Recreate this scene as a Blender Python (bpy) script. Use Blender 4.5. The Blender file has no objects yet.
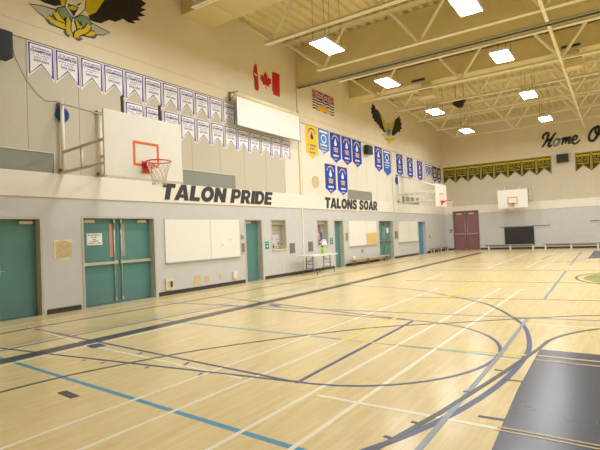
import bpy, bmesh, math, random
from mathutils import Matrix, Vector
random.seed(7)
SC = bpy.context.scene
COL = SC.collection

# ------------------------------------------------------------------ camera
FPX, YAW, PITCH, ROLL = 470.67, 0.5938, 0.0218, -0.0405
CAM = Vector((10.51, 0.0, 1.525))
fw = Vector((-math.sin(YAW)*math.cos(PITCH), math.cos(YAW)*math.cos(PITCH), math.sin(PITCH)))
rt = Vector((math.cos(YAW), math.sin(YAW), 0.0))
up = rt.cross(fw)
cr = math.cos(ROLL)*rt + math.sin(ROLL)*up
cu = -math.sin(ROLL)*rt + math.cos(ROLL)*up
cam_d = bpy.data.cameras.new('camera'); cam = bpy.data.objects.new('camera', cam_d); COL.objects.link(cam)
cam_d.sensor_fit = 'HORIZONTAL'; cam_d.sensor_width = 36.0; cam_d.lens = FPX/600*36.0
cam_d.clip_start = 0.05; cam_d.clip_end = 200
M = Matrix.Identity(4)
for i in range(3):
    M[i][0], M[i][1], M[i][2], M[i][3] = cr[i], cu[i], -fw[i], CAM[i]
cam.matrix_world = M
SC.camera = cam

# ------------------------------------------------------------------ world, exposure
w = bpy.data.worlds.new('world'); SC.world = w; w.use_nodes = True
w.node_tree.nodes['Background'].inputs[0].default_value = (1.0, 0.97, 0.92, 1)
w.node_tree.nodes['Background'].inputs[1].default_value = 0.05
SC.view_settings.view_transform = 'Standard'; SC.view_settings.look = 'None'
SC.view_settings.gamma = 1.0; SC.view_settings.use_curve_mapping = False
SC.view_settings.exposure = 0.72
LAMP_STRENGTH = 36.0
LAMP_COLOR = (0.97, 0.99, 1.0)

# ------------------------------------------------------------------ materials
def hexc(h):
    h = h.lstrip('#'); out = []
    for i in (0, 2, 4):
        c = int(h[i:i+2], 16)/255
        out.append(c/12.92 if c <= 0.04045 else ((c+0.055)/1.055)**2.4)
    return tuple(out)
MATS = {}
def mat(name, col, rough=0.6, var=0.05, scale=6.0, metal=0.0, bump=0.0, emit=0.0, coat=0.0, trans=0.0, stretch=None):
    if name in MATS: return MATS[name]
    m = bpy.data.materials.new(name); m.use_nodes = True; MATS[name] = m
    nt = m.node_tree; b = nt.nodes['Principled BSDF']
    c = hexc(col) if isinstance(col, str) else col
    tc = nt.nodes.new('ShaderNodeTexCoord')
    no = nt.nodes.new('ShaderNodeTexNoise'); no.inputs['Scale'].default_value = scale; no.inputs['Detail'].default_value = 4
    src = tc.outputs['Object']
    if stretch:
        mp = nt.nodes.new('ShaderNodeMapping'); mp.inputs['Scale'].default_value = stretch
        nt.links.new(src, mp.inputs['Vector']); src = mp.outputs['Vector']
    nt.links.new(src, no.inputs['Vector'])
    rp = nt.nodes.new('ShaderNodeValToRGB')
    rp.color_ramp.elements[0].position = 0.3; rp.color_ramp.elements[1].position = 0.7
    rp.color_ramp.elements[0].color = tuple(max(0, x*(1-var)) for x in c)+(1,)
    rp.color_ramp.elements[1].color = tuple(min(1, x*(1+var)) for x in c)+(1,)
    nt.links.new(no.outputs['Fac'], rp.inputs['Fac'])
    nt.links.new(rp.outputs['Color'], b.inputs['Base Color'])
    b.inputs['Roughness'].default_value = rough; b.inputs['Metallic'].default_value = metal
    if coat: b.inputs['Coat Weight'].default_value = coat; b.inputs['Coat Roughness'].default_value = 0.12
    if trans: b.inputs['Transmission Weight'].default_value = trans
    if emit:
        b.inputs['Emission Color'].default_value = tuple(c)+(1,)
        b.inputs['Emission Strength'].default_value = emit
    if bump:
        bp = nt.nodes.new('ShaderNodeBump'); bp.inputs['Strength'].default_value = bump; bp.inputs['Distance'].default_value = 0.01
        nt.links.new(no.outputs['Fac'], bp.inputs['Height']); nt.links.new(bp.outputs['Normal'], b.inputs['Normal'])
    return m

def wood_floor():
    m = bpy.data.materials.new('maple_floor'); m.use_nodes = True
    nt = m.node_tree; b = nt.nodes['Principled BSDF']; N = nt.nodes.new; L = nt.links.new
    tc = N('ShaderNodeTexCoord'); sep = N('ShaderNodeSeparateXYZ'); L(tc.outputs['Object'], sep.inputs[0])
    cmb = N('ShaderNodeCombineXYZ'); L(sep.outputs['Y'], cmb.inputs['X']); L(sep.outputs['X'], cmb.inputs['Y'])
    br = N('ShaderNodeTexBrick'); L(cmb.outputs[0], br.inputs['Vector'])
    br.offset = 0.37; br.inputs['Scale'].default_value = 1.0
    br.inputs['Brick Width'].default_value = 0.55; br.inputs['Row Height'].default_value = 0.057
    br.inputs['Mortar Size'].default_value = 0.0012; br.inputs['Mortar Smooth'].default_value = 0.3
    br.inputs['Color1'].default_value = hexc('#eddba6')+(1,); br.inputs['Color2'].default_value = hexc('#e5d09a')+(1,)
    br.inputs['Mortar'].default_value = hexc('#d6bd8c')+(1,)
    mp = N('ShaderNodeMapping'); mp.inputs['Scale'].default_value = (7, 1.1, 1); L(tc.outputs['Object'], mp.inputs['Vector'])
    no = N('ShaderNodeTexNoise'); no.inputs['Scale'].default_value = 1.6; no.inputs['Detail'].default_value = 5; L(mp.outputs[0], no.inputs['Vector'])
    rp = N('ShaderNodeValToRGB'); rp.color_ramp.elements[0].position = 0.32; rp.color_ramp.elements[1].position = 0.62
    rp.color_ramp.elements[0].color = (0.92, 0.88, 0.81, 1); rp.color_ramp.elements[1].color = (1, 1, 1, 1); L(no.outputs['Fac'], rp.inputs['Fac'])
    mx = N('ShaderNodeMix'); mx.data_type = 'RGBA'; mx.blend_type = 'MULTIPLY'; mx.inputs[0].default_value = 0.8
    L(br.outputs['Color'], mx.inputs[6]); L(rp.outputs['Color'], mx.inputs[7]); L(mx.outputs[2], b.inputs['Base Color'])
    b.inputs['Roughness'].default_value = 0.24; b.inputs['Specular IOR Level'].default_value = 0.45
    return m

FLOOR = wood_floor()
GREY_WALL = mat('grey_painted_block', '#cfcfd0', 0.7, 0.03, 3, bump=0.05)
CREAM = mat('cream_plaster', '#e7dac0', 0.75, 0.03, 1.2)
BEAM = mat('cream_painted_ledge', '#f1ebe0', 0.6, 0.02, 2)
PANEL = mat('beige_fabric_panel', '#ccc4b4', 0.95, 0.09, 40, bump=0.15)
PANEL_PALE = mat('pale_cream_panel', '#e9e2d5', 0.85, 0.03, 8)
PANEL_BACK = mat('taupe_block_panel', '#d6cbb8', 0.9, 0.05, 14, bump=0.1)
GROOVE = mat('dark_joint', '#8d8676', 0.9)
BASEB = mat('dark_rubber_base', '#3c3a39', 0.6)
DECK = mat('tan_roof_deck', '#e2d2a2', 0.6, 0.04, 3)
STEEL_CREAM = mat('cream_painted_steel', '#f3ead0', 0.5, 0.03, 4)
BULK = mat('tan_bulkhead', '#e4d3a0', 0.75, 0.03, 1.5)
DUCT = mat('cream_sheet_metal', '#dccb9a', 0.5, 0.03, 2)
TRACKM = mat('grey_green_track', '#b3b59c', 0.5)
TEAL = mat('teal_door_paint', '#588d8a', 0.42, 0.04, 2)
TEAL_KICK = mat('teal_kick_plate', '#5e8886', 0.35, 0.04, 3)
TEAL_BLUE = mat('blue_teal_door_paint', '#4f90a2', 0.42, 0.04, 2)
MAROON = mat('maroon_door_paint', '#91656c', 0.45, 0.04, 2)
FRAMEM = mat('beige_steel_frame', '#c6c2b8', 0.5)
LILAC_FRAME = mat('pale_lilac_frame', '#d3cfdb', 0.5)
CHROME = mat('brushed_metal', '#c3c3be', 0.32, 0.04, 20, metal=0.85)
WHITE_STEEL = mat('white_painted_steel', '#efebdd', 0.45)
TAN_STEEL = mat('tan_painted_steel', '#d9cbb0', 0.5)
WHITE = mat('white_board_face', '#f6f5ee', 0.3, 0.01)
BOARD = mat('backboard_white', '#f8f7f1', 0.4, 0.015)
ORANGE = mat('orange_paint', '#ee7426', 0.5)
RED = mat('red_orange_rim', '#dc4326', 0.42)
NET = mat('white_net_cord', '#ece4d4', 0.9)
BLACK = mat('black_plastic', '#26272a', 0.55)
BLACK_GRILLE = mat('dark_grille', '#34363a', 0.85, 0.2, 60)
LETTER = mat('charcoal_letter', '#33333a', 0.5)
SCREEN = mat('white_screen_cloth', '#f4f3ef', 0.85, 0.01)
SCREENBACK = mat('grey_screen_edge', '#8b8d8c', 0.6)
CASEM = mat('cream_screen_case', '#efe3c0', 0.45)
LOUV = mat('grey_mesh_panel', '#979991', 0.6, 0.1, 30)
LOUV_FR = mat('pale_steel_frame', '#d6d8d4', 0.4)
BROWN_GREY = mat('brown_grey_louver', '#8b7f70', 0.6, 0.08, 30)
PURPLE = mat('purple_ink', '#3d2f9c', 0.8)
BANNER_W = mat('white_banner_cloth', '#f4f2f2', 0.9, 0.02, 10)
BLUE_B = mat('royal_blue_banner', '#2044b2', 0.85, 0.06, 10)
LBLUE_B = mat('light_blue_banner', '#4f86d0', 0.85, 0.06, 10)
YELLOW_B = mat('yellow_banner_cloth', '#f2c62c', 0.85, 0.04, 10)
GOLD = mat('gold_ink', '#eec05a', 0.8)
INK_W = mat('white_ink', '#f4f4f6', 0.8)
INK_B = mat('blue_ink', '#2c3a98', 0.8)
FLAG_RED = mat('flag_red', '#c81f2d', 0.8, 0.08, 8)
FLAG_BLUE = mat('flag_blue', '#27317e', 0.8, 0.06, 8)
FLAG_W = mat('flag_white', '#efe9d8', 0.85, 0.03, 6)
FLAG_GOLD = mat('flag_gold', '#edb12b', 0.8, 0.05, 8)
GB_BLACK = mat('black_green_banner', '#373a24', 0.9, 0.1, 10)
GB_YEL = mat('olive_yellow_ink', '#b8a22c', 0.9, 0.1, 20)
EAG_BLACK = mat('mural_black', '#1f1414', 0.7)
EAG_YEL = mat('mural_yellow', '#d6bd18', 0.7, 0.06, 5)
EAG_GREY = mat('mural_grey', '#b9b8ab', 0.7)
EAG_GREEN = mat('mural_grey_green', '#83977c', 0.7)
EAG_SLATE = mat('mural_slate', '#5a5f75', 0.7)
BLUE_ROPE = mat('blue_rope', '#2a4fa5', 0.8, 0.2, 40)
CORK = mat('tan_cork', '#e6c37a', 0.9, 0.08, 60)
PAPER = mat('white_paper', '#f7f7f5', 0.9, 0.02)
TABLE_TOP = mat('off_white_table_top', '#ecebe4', 0.45)
GREYSTEEL = mat('grey_steel_tube', '#75726c', 0.4, metal=0.4)
GREEN_BOT = mat('lime_green_plastic', '#8ed21f', 0.35)
BENCH_W = mat('bench_wood', '#d9b67c', 0.45, 0.08, 10)
BENCH_PALE = mat('pale_bench_seat', '#a39a8d', 0.5, 0.05, 8)
MATBLK = mat('black_wall_mat', '#2e2d2e', 0.6, 0.08, 8)
TEAL_SIGN = mat('teal_sign_face', '#1f9a90', 0.5)
PATCH = mat('bare_plaster_patch', '#d1bf95', 0.9, 0.2, 25)
PATCH_EDGE = mat('torn_white_edge', '#e9e3d3', 0.9, 0.1, 30)
DIFF = mat('lamp_diffuser', LAMP_COLOR, 0.5, 0.0, emit=LAMP_STRENGTH)
HOUSING = mat('white_lamp_housing', '#e8e4f0', 0.4)
CABLE = mat('dark_cable', '#4a4438', 0.7)
SHUTTER = mat('grey_roller_shutter', '#bab7a6', 0.5)
GLASSISH = mat('amber_vision_pane', '#c79a78', 0.2, 0.1, 3)
GLASSGREY = mat('grey_vision_pane', '#a8a098', 0.2, 0.1, 3)
POSTER = mat('pale_lilac_poster', '#d8c9d6', 0.8, 0.15, 12)
BROWNW = mat('tan_plate', '#d8c39e', 0.8)
IVORY = mat('ivory_plastic', '#e4dac0', 0.5)

# ------------------------------------------------------------------ mesh helper
ORIGIN = {}
class MB:
    def __init__(s): s.v = []; s.f = []; s.fm = []; s.ms = []; s.sm = []
    def mi(s, m):
        if m not in s.ms: s.ms.append(m)
        return s.ms.index(m)
    def add(s, vs, fs, m, smooth=False):
        o = len(s.v); s.v += [tuple(v) for v in vs]; k = s.mi(m)
        for f in fs: s.f.append(tuple(i+o for i in f)); s.fm.append(k); s.sm.append(smooth)
        return s
    def box(s, x0, x1, y0, y1, z0, z1, m):
        if x0 > x1: x0, x1 = x1, x0
        if y0 > y1: y0, y1 = y1, y0
        if z0 > z1: z0, z1 = z1, z0
        vs = [(x, y, z) for x in (x0, x1) for y in (y0, y1) for z in (z0, z1)]
        return s.add(vs, [(0,1,3,2),(4,6,7,5),(0,4,5,1),(2,3,7,6),(0,2,6,4),(1,5,7,3)], m)
    def fbox(s, fr, u0, u1, v0, v1, d0, d1, m):
        a = fr(u0, v0, d0); b = fr(u1, v1, d1)
        return s.box(a[0], b[0], a[1], b[1], a[2], b[2], m)
    def prism(s, fr, poly, d0, d1, m):
        n = len(poly)
        area = sum(poly[i][0]*poly[(i+1) % n][1]-poly[(i+1) % n][0]*poly[i][1] for i in range(n))
        if area < 0: poly = poly[::-1]
        vs = [fr(u, v, d0) for u, v in poly]+[fr(u, v, d1) for u, v in poly]
        fs = [tuple(range(n, 2*n)), tuple(range(n-1, -1, -1))]+[(i, (i+1) % n, n+(i+1) % n, n+i) for i in range(n)]
        return s.add(vs, fs, m)
    def stroke(s, fr, pts, wd, d0, d1, m, closed=False):
        n = len(pts); L = []; R = []
        for i in range(n):
            if closed: a = pts[(i-1) % n]; c = pts[(i+1) % n]
            else: a = pts[max(i-1, 0)]; c = pts[min(i+1, n-1)]
            b = pts[i]
            t = Vector((c[0]-a[0], c[1]-a[1]));  t.normalize()
            nn = Vector((-t.y, t.x)); k = 1.0
            e = Vector((c[0]-b[0], c[1]-b[1])) if (c != b) else Vector((b[0]-a[0], b[1]-a[1]))
            if e.length > 0:
                e.normalize(); cc = abs(Vector((-e.y, e.x)).dot(nn)); k = min(2.0, 1/max(cc, 0.3))
            ww = (wd[i] if isinstance(wd, (list, tuple)) else wd)/2*k
            L.append((b[0]+nn.x*ww, b[1]+nn.y*ww)); R.append((b[0]-nn.x*ww, b[1]-nn.y*ww))
        rng = n if closed else n-1
        vs = [fr(u, v, d1) for u, v in L]+[fr(u, v, d1) for u, v in R]+[fr(u, v, d0) for u, v in L]+[fr(u, v, d0) for u, v in R]
        fs = []
        for i in range(rng):
            j = (i+1) % n
            fs += [(n+i, n+j, j, i), (2*n+i, 2*n+j, 3*n+j, 3*n+i), (i, j, 2*n+j, 2*n+i), (n+j, n+i, 3*n+i, 3*n+j)]
        if not closed: fs += [(0, 2*n, 3*n, n), (n-1, 2*n-1, 4*n-1, 3*n-1)]
        return s.add(vs, fs, m)
    def tube(s, pts, r, m, seg=8, closed=False, smooth=True):
        P = [Vector(p) for p in pts]; n = len(P); vs = []; fs = []; prev = None
        for i in range(n):
            a = P[(i-1) % n] if closed or i > 0 else P[0]; c = P[(i+1) % n] if closed or i < n-1 else P[n-1]
            t = (c-a).normalized()
            if prev is None:
                h = Vector((0, 0, 1)) if abs(t.z) < 0.9 else Vector((1, 0, 0)); x = t.cross(h).normalized()
            else:
                x = (prev-t*prev.dot(t)).normalized()
            prev = x; y = t.cross(x)
            rr = r[i] if isinstance(r, (list, tuple)) else r
            for k in range(seg):
                an = 2*math.pi*k/seg; vs.append(P[i]+rr*(math.cos(an)*x+math.sin(an)*y))
        for i in range(n if closed else n-1):
            j = (i+1) % n
            for k in range(seg):
                k2 = (k+1) % seg; fs.append((i*seg+k, i*seg+k2, j*seg+k2, j*seg+k))
        if not closed: fs += [tuple(range(seg-1, -1, -1)), tuple((n-1)*seg+k for k in range(seg))]
        return s.add(vs, fs, m, smooth)
    def bar(s, p, q, wd, m):          # square steel bar between two points
        return s.tube([p, q], wd*0.7071, m, seg=4, smooth=False)
    def text(s, fr, body, u0, v0, wd, ht, d0, d1, m, shear=0.0, bold=0.0):
        vs, fs = text_mesh(body, shear, bold)
        xs = [v[0] for v in vs]; ys = [v[1] for v in vs]
        sx = wd/(max(xs)-min(xs)); sy = ht/(max(ys)-min(ys)); x0 = min(xs); y0 = min(ys)
        dd = {0: d0, 1: d1}
        return s.add([fr(u0+(x-x0)*sx, v0+(y-y0)*sy, d1 if z > 0 else d0) for x, y, z in vs], fs, m)
    def build(s, name, parent=None, loc=None, bevel=0.0, fix=True):
        me = bpy.data.meshes.new(name)
        base = Vector(loc) if loc is not None else (ORIGIN[parent.name] if parent else Vector((0, 0, 0)))
        me.from_pydata([tuple(Vector(v)-base) for v in s.v], [], s.f)
        for m in s.ms: me.materials.append(m)
        me.polygons.foreach_set('material_index', s.fm); me.polygons.foreach_set('use_smooth', s.sm)
        if fix:
            bm = bmesh.new(); bm.from_mesh(me); bmesh.ops.recalc_face_normals(bm, faces=bm.faces); bm.to_mesh(me); bm.free()
        me.update()
        o = bpy.data.objects.new(name, me); COL.objects.link(o)
        if parent: o.parent = parent; ORIGIN[o.name] = ORIGIN[parent.name]
        else: o.location = base; ORIGIN[o.name] = base
        if bevel:
            b = o.modifiers.new('bevel', 'BEVEL'); b.width = bevel; b.segments = 2; b.limit_method = 'ANGLE'
        return o

_TC = {}
def text_mesh(body, shear, bold):
    key = (body, shear, bold)
    if key in _TC: return _TC[key]
    cu_ = bpy.data.curves.new('lettering', 'FONT'); cu_.body = body; cu_.size = 1; cu_.extrude = 0.01
    cu_.shear = shear; cu_.offset = bold; cu_.resolution_u = 3
    o = bpy.data.objects.new('lettering', cu_); COL.objects.link(o)
    dg = bpy.context.evaluated_depsgraph_get(); dg.update()
    me = bpy.data.meshes.new_from_object(o.evaluated_get(dg))
    r = ([tuple(v.co) for v in me.vertices], [tuple(p.vertices) for p in me.polygons])
    bpy.data.objects.remove(o); bpy.data.curves.remove(cu_); bpy.data.meshes.remove(me)
    _TC[key] = r
    return r

def tag(o, label=None, cat=None, group=None, kind=None):
    if label: o['label'] = label
    if cat: o['category'] = cat
    if group: o['group'] = group
    if kind: o['kind'] = kind
    return o
def thing(name, label, cat, loc, group=None, kind=None):
    o = bpy.data.objects.new(name, None); COL.objects.link(o); o.location = loc; o.empty_display_size = 0.1
    ORIGIN[o.name] = Vector(loc)
    return tag(o, label, cat, group, kind)
def dup(root, loc, label=None):
    def rec(o, par):
        c = o.copy(); COL.objects.link(c)
        if par: c.parent = par
        for ch in list(o.children): rec(ch, c)
        return c
    r = rec(root, None); r.location = loc
    if label: r['label'] = label
    return r
ORD = ['first', 'second', 'third', 'fourth', 'fifth', 'sixth', 'seventh', 'eighth', 'ninth', 'tenth', 'eleventh', 'twelfth', 'thirteenth', 'fourteenth']

# room: left wall is the plane x = 0, back wall the plane y = YB, floor z = 0
YB, YF, XR, ZD = 34.69, -3.6, 24.0, 9.12
LW = lambda u, v, d=0.0: (d, u, v)               # u along the left wall, v up, d out into the room
BW = lambda u, v, d=0.0: (u, YB-d, v)            # u along the back wall
FL = lambda u, v, d=0.0: (u, v, d)               # on the floor
# a sight line onto the left wall / back wall: used to survey the outlines painted flat on those walls
def ray(px, py): return fw+(px-300)/FPX*cr-(py-225)/FPX*cu
def lw(px, py):
    r = ray(px, py); t = -CAM.x/r.x; p = CAM+t*r; return (p.y, p.z)
def bw(px, py):
    r = ray(px, py); t = (YB-CAM.y)/r.y; p = CAM+t*r; return (p.x, p.z)

# =================================================================== STRUCTURE
OPEN = [(4.46, 5.41, 0, 2.16), (6.33, 8.47, 0, 2.19), (12.20, 13.15, 0, 2.16), (13.66, 14.61, 1.0, 2.16),
        (16.83, 17.76, 1.04, 2.16), (18.26, 19.14, 0, 2.16), (23.0, 24.93, 0, 2.16), (28.9, 30.35, 0, 2.14)]
m = MB()
y = YF
ZL = 2.60                                         # underside of the cream ledge
for (a, b, z0, z1) in OPEN:
    m.box(-0.3, 0, y, a, 0, ZL, GREY_WALL)
    m.box(-0.3, 0, a, b, z1, ZL, GREY_WALL)
    if z0 > 0: m.box(-0.3, 0, a, b, 0, z0, GREY_WALL)
    y = b
m.box(-0.3, 0, y, YB, 0, ZL, GREY_WALL)
m.box(-0.3, -0.02, YF, YB, ZL, 9.3, CREAM)        # core above the ledge
m.box(-0.02, 0.0, YF, YB, 6.04, 6.40, CREAM)      # band above the panels
m.box(-0.02, 0.0, YF, YB, 6.406, 9.3, CREAM)     # plaster
sill = [3.16, 3.60]
VENTS = [(3.2, 5.74), (9.5, 11.84), (19.65, 22.36), (26.4, 29.3)]
k = -6
while 5.17+1.19*k < YB:                           # vertical panels above the ledge
    a = max(YF, 5.17+1.19*k)+0.005; b = min(YB, 5.17+1.19*(k+1))-0.005
    pm = PANEL if b < 15.75 else PANEL_PALE
    segs = [(a, b)]
    m.box(-0.02, 0.0, a, b, 3.62, 6.04, pm)
    for (va, vb) in VENTS:
        out = []
        for (p, q) in segs:
            if vb <= p or va >= q: out.append((p, q)); continue
            if va > p: out.append((p, va))
            if vb < q: out.append((vb, q))
        segs = out
    for (p, q) in segs: m.box(-0.02, 0.0, p, q, 3.15, 3.62, pm)
    k += 1
wl = m.build('wall_left'); tag(wl, kind='structure')
m = MB(); m.box(-0.02, 0.035, YF, YB-0.01, 2.60, 3.15, BEAM); tag(m.build('trim_1', bevel=0.008), kind='structure')

m = MB()
MD = (0.57, 2.37, 2.80)
m.box(-0.3, MD[0], YB, YB+0.3, 0, ZL, GREY_WALL); m.box(MD[1], XR, YB, YB+0.3, 0, ZL, GREY_WALL)
m.box(-0.3, MD[0], YB+0.02, YB+0.3, ZL, 9.3, CREAM); m.box(MD[1], XR, YB+0.02, YB+0.3, ZL, 9.3, CREAM); m.box(MD[0], MD[1], YB+0.02, YB+0.3, MD[2], 9.3, CREAM)
for i in range(13):
    a = 0.0+1.9*i; b = min(XR, a+1.9)
    if b > a: m.box(a+0.005, b-0.005, YB, YB+0.02, 3.17, 6.08, PANEL_BACK)
for zz in (3.8, 4.4, 5.0, 5.6): m.box(0.0, XR, YB-0.0012, YB, zz, zz+0.008, PANEL_BACK)
m.box(0, XR, YB, YB+0.02, 6.08, 6.38, CREAM); m.box(0, XR, YB, YB+0.02, 6.387, 9.3, CREAM)
tag(m.build('wall_back'), kind='structure')
m = MB(); m.box(0.036, MD[0], YB-0.035, YB+0.02, 2.60, 3.16, BEAM); m.box(MD[1], XR, YB-0.035, YB+0.02, 2.60, 3.16, BEAM); m.box(MD[0], MD[1], YB-0.035, YB+0.02, MD[2], 3.16, BEAM)
tag(m.build('trim_2', bevel=0.008), kind='structure')
m = MB(); m.box(XR, XR+0.3, YF, YB+0.3, 0, ZL, GREY_WALL); m.box(XR, XR+0.3, YF, YB+0.3, ZL, 9.3, CREAM); tag(m.build('wall_right'), kind='structure')
m = MB(); m.box(-0.3, XR+0.3, YF-0.3, YF, 0, ZL, GREY_WALL); m.box(-0.3, XR+0.3, YF-0.3, YF, ZL, 9.3, CREAM); tag(m.build('wall_front'), kind='structure')

# floor
m = MB(); m.box(-0.3, XR, YF, YB+0.3, -0.2, 0, FLOOR); floor = m.build('floor'); tag(floor, kind='structure')

# ceiling: corrugated deck, ribs run along the room
m = MB(); prof = []; x = -0.2
while x < XR+0.3:
    prof += [(x, ZD), (x+0.14, ZD), (x+0.18, ZD+0.09), (x+0.32, ZD+0.09)]; x += 0.36
n = len(prof)
vs = [(p[0], YF-0.2, p[1]) for p in prof]+[(p[0], YB+0.2, p[1]) for p in prof]
m.add(vs, [(i, i+1, n+i+1, n+i) for i in range(n-1)], DECK)
m.box(-0.3, XR+0.3, YF-0.3, YB+0.3, ZD+0.11, ZD+0.2, DECK)
tag(m.build('ceiling', fix=False), kind='structure')

# bulkhead across the gym with its curtain track
m = MB(); m.box(0.012, XR, 15.72, 15.9, 7.55, ZD, BULK); tag(m.build('wall_bulkhead'), kind='structure')
m = MB(); m.box(0.012, XR, 15.70, 15.92, 7.50, 7.55, TRACKM); m.box(0.012, XR, 15.76, 15.86, 7.475, 7.50, BASEB); tag(m.build('trim_3'), kind='structure')
m = MB(); m.box(0.0, 0.05, 15.66, 15.78, 3.15, 7.44, CREAM); tag(m.build('trim_4'), kind='structure')
m = MB(); m.box(0.0, 0.035, 15.70, 15.76, 0.12, 2.60, WHITE_STEEL); tag(m.build('trim_5'), kind='structure')

# dark base strip along the left wall between the openings
ends = [o for o in OPEN if o[2] == 0]; y = YF; k = 1
m = MB()
for (a, b, z0, z1) in ends+[(YB, YB, 0, 0)]:
    if a-0.06 > y+0.06: m.box(0, 0.012, y+(0.06 if y > YF else 0), a-0.06, 0, 0.11, BASEB)
    y = b
tag(m.build('baseboard_left'), kind='structure')
m = MB(); m.box(0.02, MD[0]-0.02, YB-0.012, YB, 0, 0.12, BASEB); m.box(MD[1]+0.02, XR, YB-0.012, YB, 0, 0.12, BASEB)
tag(m.build('baseboard_back'), kind='structure')

# ------------------------------------------------------------------ court lines (paint on the floor, one coat per colour)
PW = mat('white_court_paint', '#f6f0dc', 0.3, 0.02); PN = mat('navy_court_paint', '#34497c', 0.3, 0.05)
PK = mat('charcoal_court_paint', '#383f4a', 0.3, 0.05); PT = mat('sky_blue_court_paint', '#3f9cc6', 0.3, 0.04)
PY = mat('yellow_court_paint', '#e6d83a', 0.3, 0.03); PS = mat('steel_grey_court_paint', '#8b97a2', 0.3, 0.04)
PKEY = mat('slate_key_paint', '#3a4458', 0.26, 0.06, 3); PG = mat('olive_green_emblem_paint', '#8f9c40', 0.3, 0.25, 3)
def arc(cx, cy, r, a0, a1, n=28): return [(cx+r*math.cos(math.radians(a0+(a1-a0)*i/n)), cy+r*math.sin(math.radians(a0+(a1-a0)*i/n))) for i in range(n+1)]
def smooth(pts, n=6):
    out = []
    for i in range(len(pts)-1):
        p0 = pts[max(i-1, 0)]; p1 = pts[i]; p2 = pts[i+1]; p3 = pts[min(i+2, len(pts)-1)]
        for k in range(n):
            t = k/n
            out.append(tuple(0.5*((2*p1[j])+(-p0[j]+p2[j])*t+(2*p0[j]-5*p1[j]+4*p2[j]-p3[j])*t*t+(-p0[j]+3*p1[j]-3*p2[j]+p3[j])*t**3) for j in (0, 1)))
    return out+[pts[-1]]
LAYER = [0]
def lines(name, pm, items):
    LAYER[0] += 1; z = 0.0006+0.0004*LAYER[0]; m = MB()
    for k, (wd, pts) in enumerate(items): m.stroke(FL, pts, wd, 0.0001, z+0.00001*k, pm)
    return m.build(name, floor)
m = MB(); m.prism(FL, [(9.86, YF+0.5), (14.4, YF+0.5), (14.4, 6.46), (9.64, 6.46), (9.66, 4.8), (9.72, 3.4)], 0.0001, 0.0008, PKEY); m.box(9.35, 14.4, 24.2, 31.0, 0.0001, 0.0008, PKEY); m.build('painted_key', floor)
m = MB(); m.prism(FL, arc(12.0, 15.6, 2.38, 0, 354, 59), 0.0001, 0.0008, PG); m.build('centre_emblem', floor)
lines('sky_blue_line', PT, [(0.06, [(0.5, 3.2), (2.66, 3.1), (8.54, 2.77), (13, 2.55)]), (0.045, [(2.64, 1.0), (2.68, 4.4), (2.81, 6.02), (2.8, 14.0)]), (0.05, [(2.81, 6.02), (9.55, 5.93)])])
lines('white_court_line', PW, [
    (0.045, [(6.56, 0.5), (6.56, 12.2)]), (0.045, [(7.12, 1.5), (7.2, 6.5), (7.25, 12.4)]), (0.045, [(7.98, 2.0), (8.0, 12.6)]), (0.045, [(8.5, 2.5), (8.5, 12.5)]),
    (0.05, [(8.06, 3.79), (9.68, 3.79)]), (0.05, [(1.2, 4.5), (3.76, 4.09), (7.05, 3.87)]), (0.045, [(3.84, 0.5), (3.86, 6.2)]),
    (0.05, [(7.66, 18.8), (7.52, 30.2)]), (0.05, [(8.17, 18.4), (8.1, 30.4)]), (0.05, [(6.36, 18.7), (6.2, 30.4)]), (0.04, [(9.0, 8.05), (13.5, 8.25)]), (0.03, [(0.75, -1), (0.85, 20)]),
    (0.04, [(5.6, 13.2), (5.4, 16.2)])])
navy = [(0.045, [(1.51, 4.44), (7.62, 4.03)]), (0.045, [(1.2, 3.12), (2.66, 3.36), (3.77, 3.5), (7.62, 4.03)]), (0.05, [(7.68, 4.0), (7.56, 7.7)]),
        (0.05, [(1.69, 9.02), (4.83, 8.3), (7.52, 7.72)]), (0.05, [(2.28, 7.95), (5.23, 7.78), (7.52, 7.72)]),
        (0.045, [(7.6+1.66*math.cos(math.radians(t)), 5.87+1.83*math.sin(math.radians(t))) for t in range(-90, 91, 6)]), 
        ([0.05]*4+[0.055]*3+[0.08]*3+[0.1]*3+[0.085]*4, None)]
tp = [(0.3, 12.15), (2.6, 12.3), (4.96, 12.07), (6.14, 11.68), (7.26, 10.82), (8.17, 10.0), (8.64, 9.24), (9.0, 8.5), (9.27, 7.8), (9.47, 6.83), (9.54, 6.1), (9.5, 5.0), (9.33, 4.0), (9.05, 3.15), (8.62, 2.4), (7.9, 1.5)]
sp = smooth(tp, 5); navy[-1] = ([0.04+0.025*min(1, max(0, (12.2-p[1])/6)) for p in sp], sp)
for (a, b) in [((5.0, 4.16), (5.05, 4.04)), ((6.0, 4.08), (6.06, 3.95)), ((4.62, 3.56), (4.64, 3.49)), ((4.98, 3.6), (5.0, 3.53)), ((5.7, 3.72), (5.72, 3.64)), ((6.5, 3.82), (6.53, 3.74))]: navy.append((0.035, [a, b]))
navy.append((0.2, [(3.84, 4.14), (4.12, 4.08)])); navy.append((0.16, [(3.95, 8.36), (4.35, 8.22)]))
navy += [(0.05, arc(7.6, 25.3, 1.83, -90, 90)), (0.05, [(7.6, 23.4), (7.6, 27.2)]), (0.05, [(1.5, 23.6), (7.6, 23.45)]), (0.05, arc(3.25, 25.3, 6.25, -75, 75))]
lines('navy_court_line', PN, navy)
lines('yellow_court_line', PY, [(0.07, [(7.16, 5.92), (7.4, 21), (7.2, 31)]), (0.055, [(7.16, 5.92), (8.0, 5.99), (9.56, 6.1)]), (0.04, [(6.4, 13.0), (11, 13.2)])])
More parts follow.
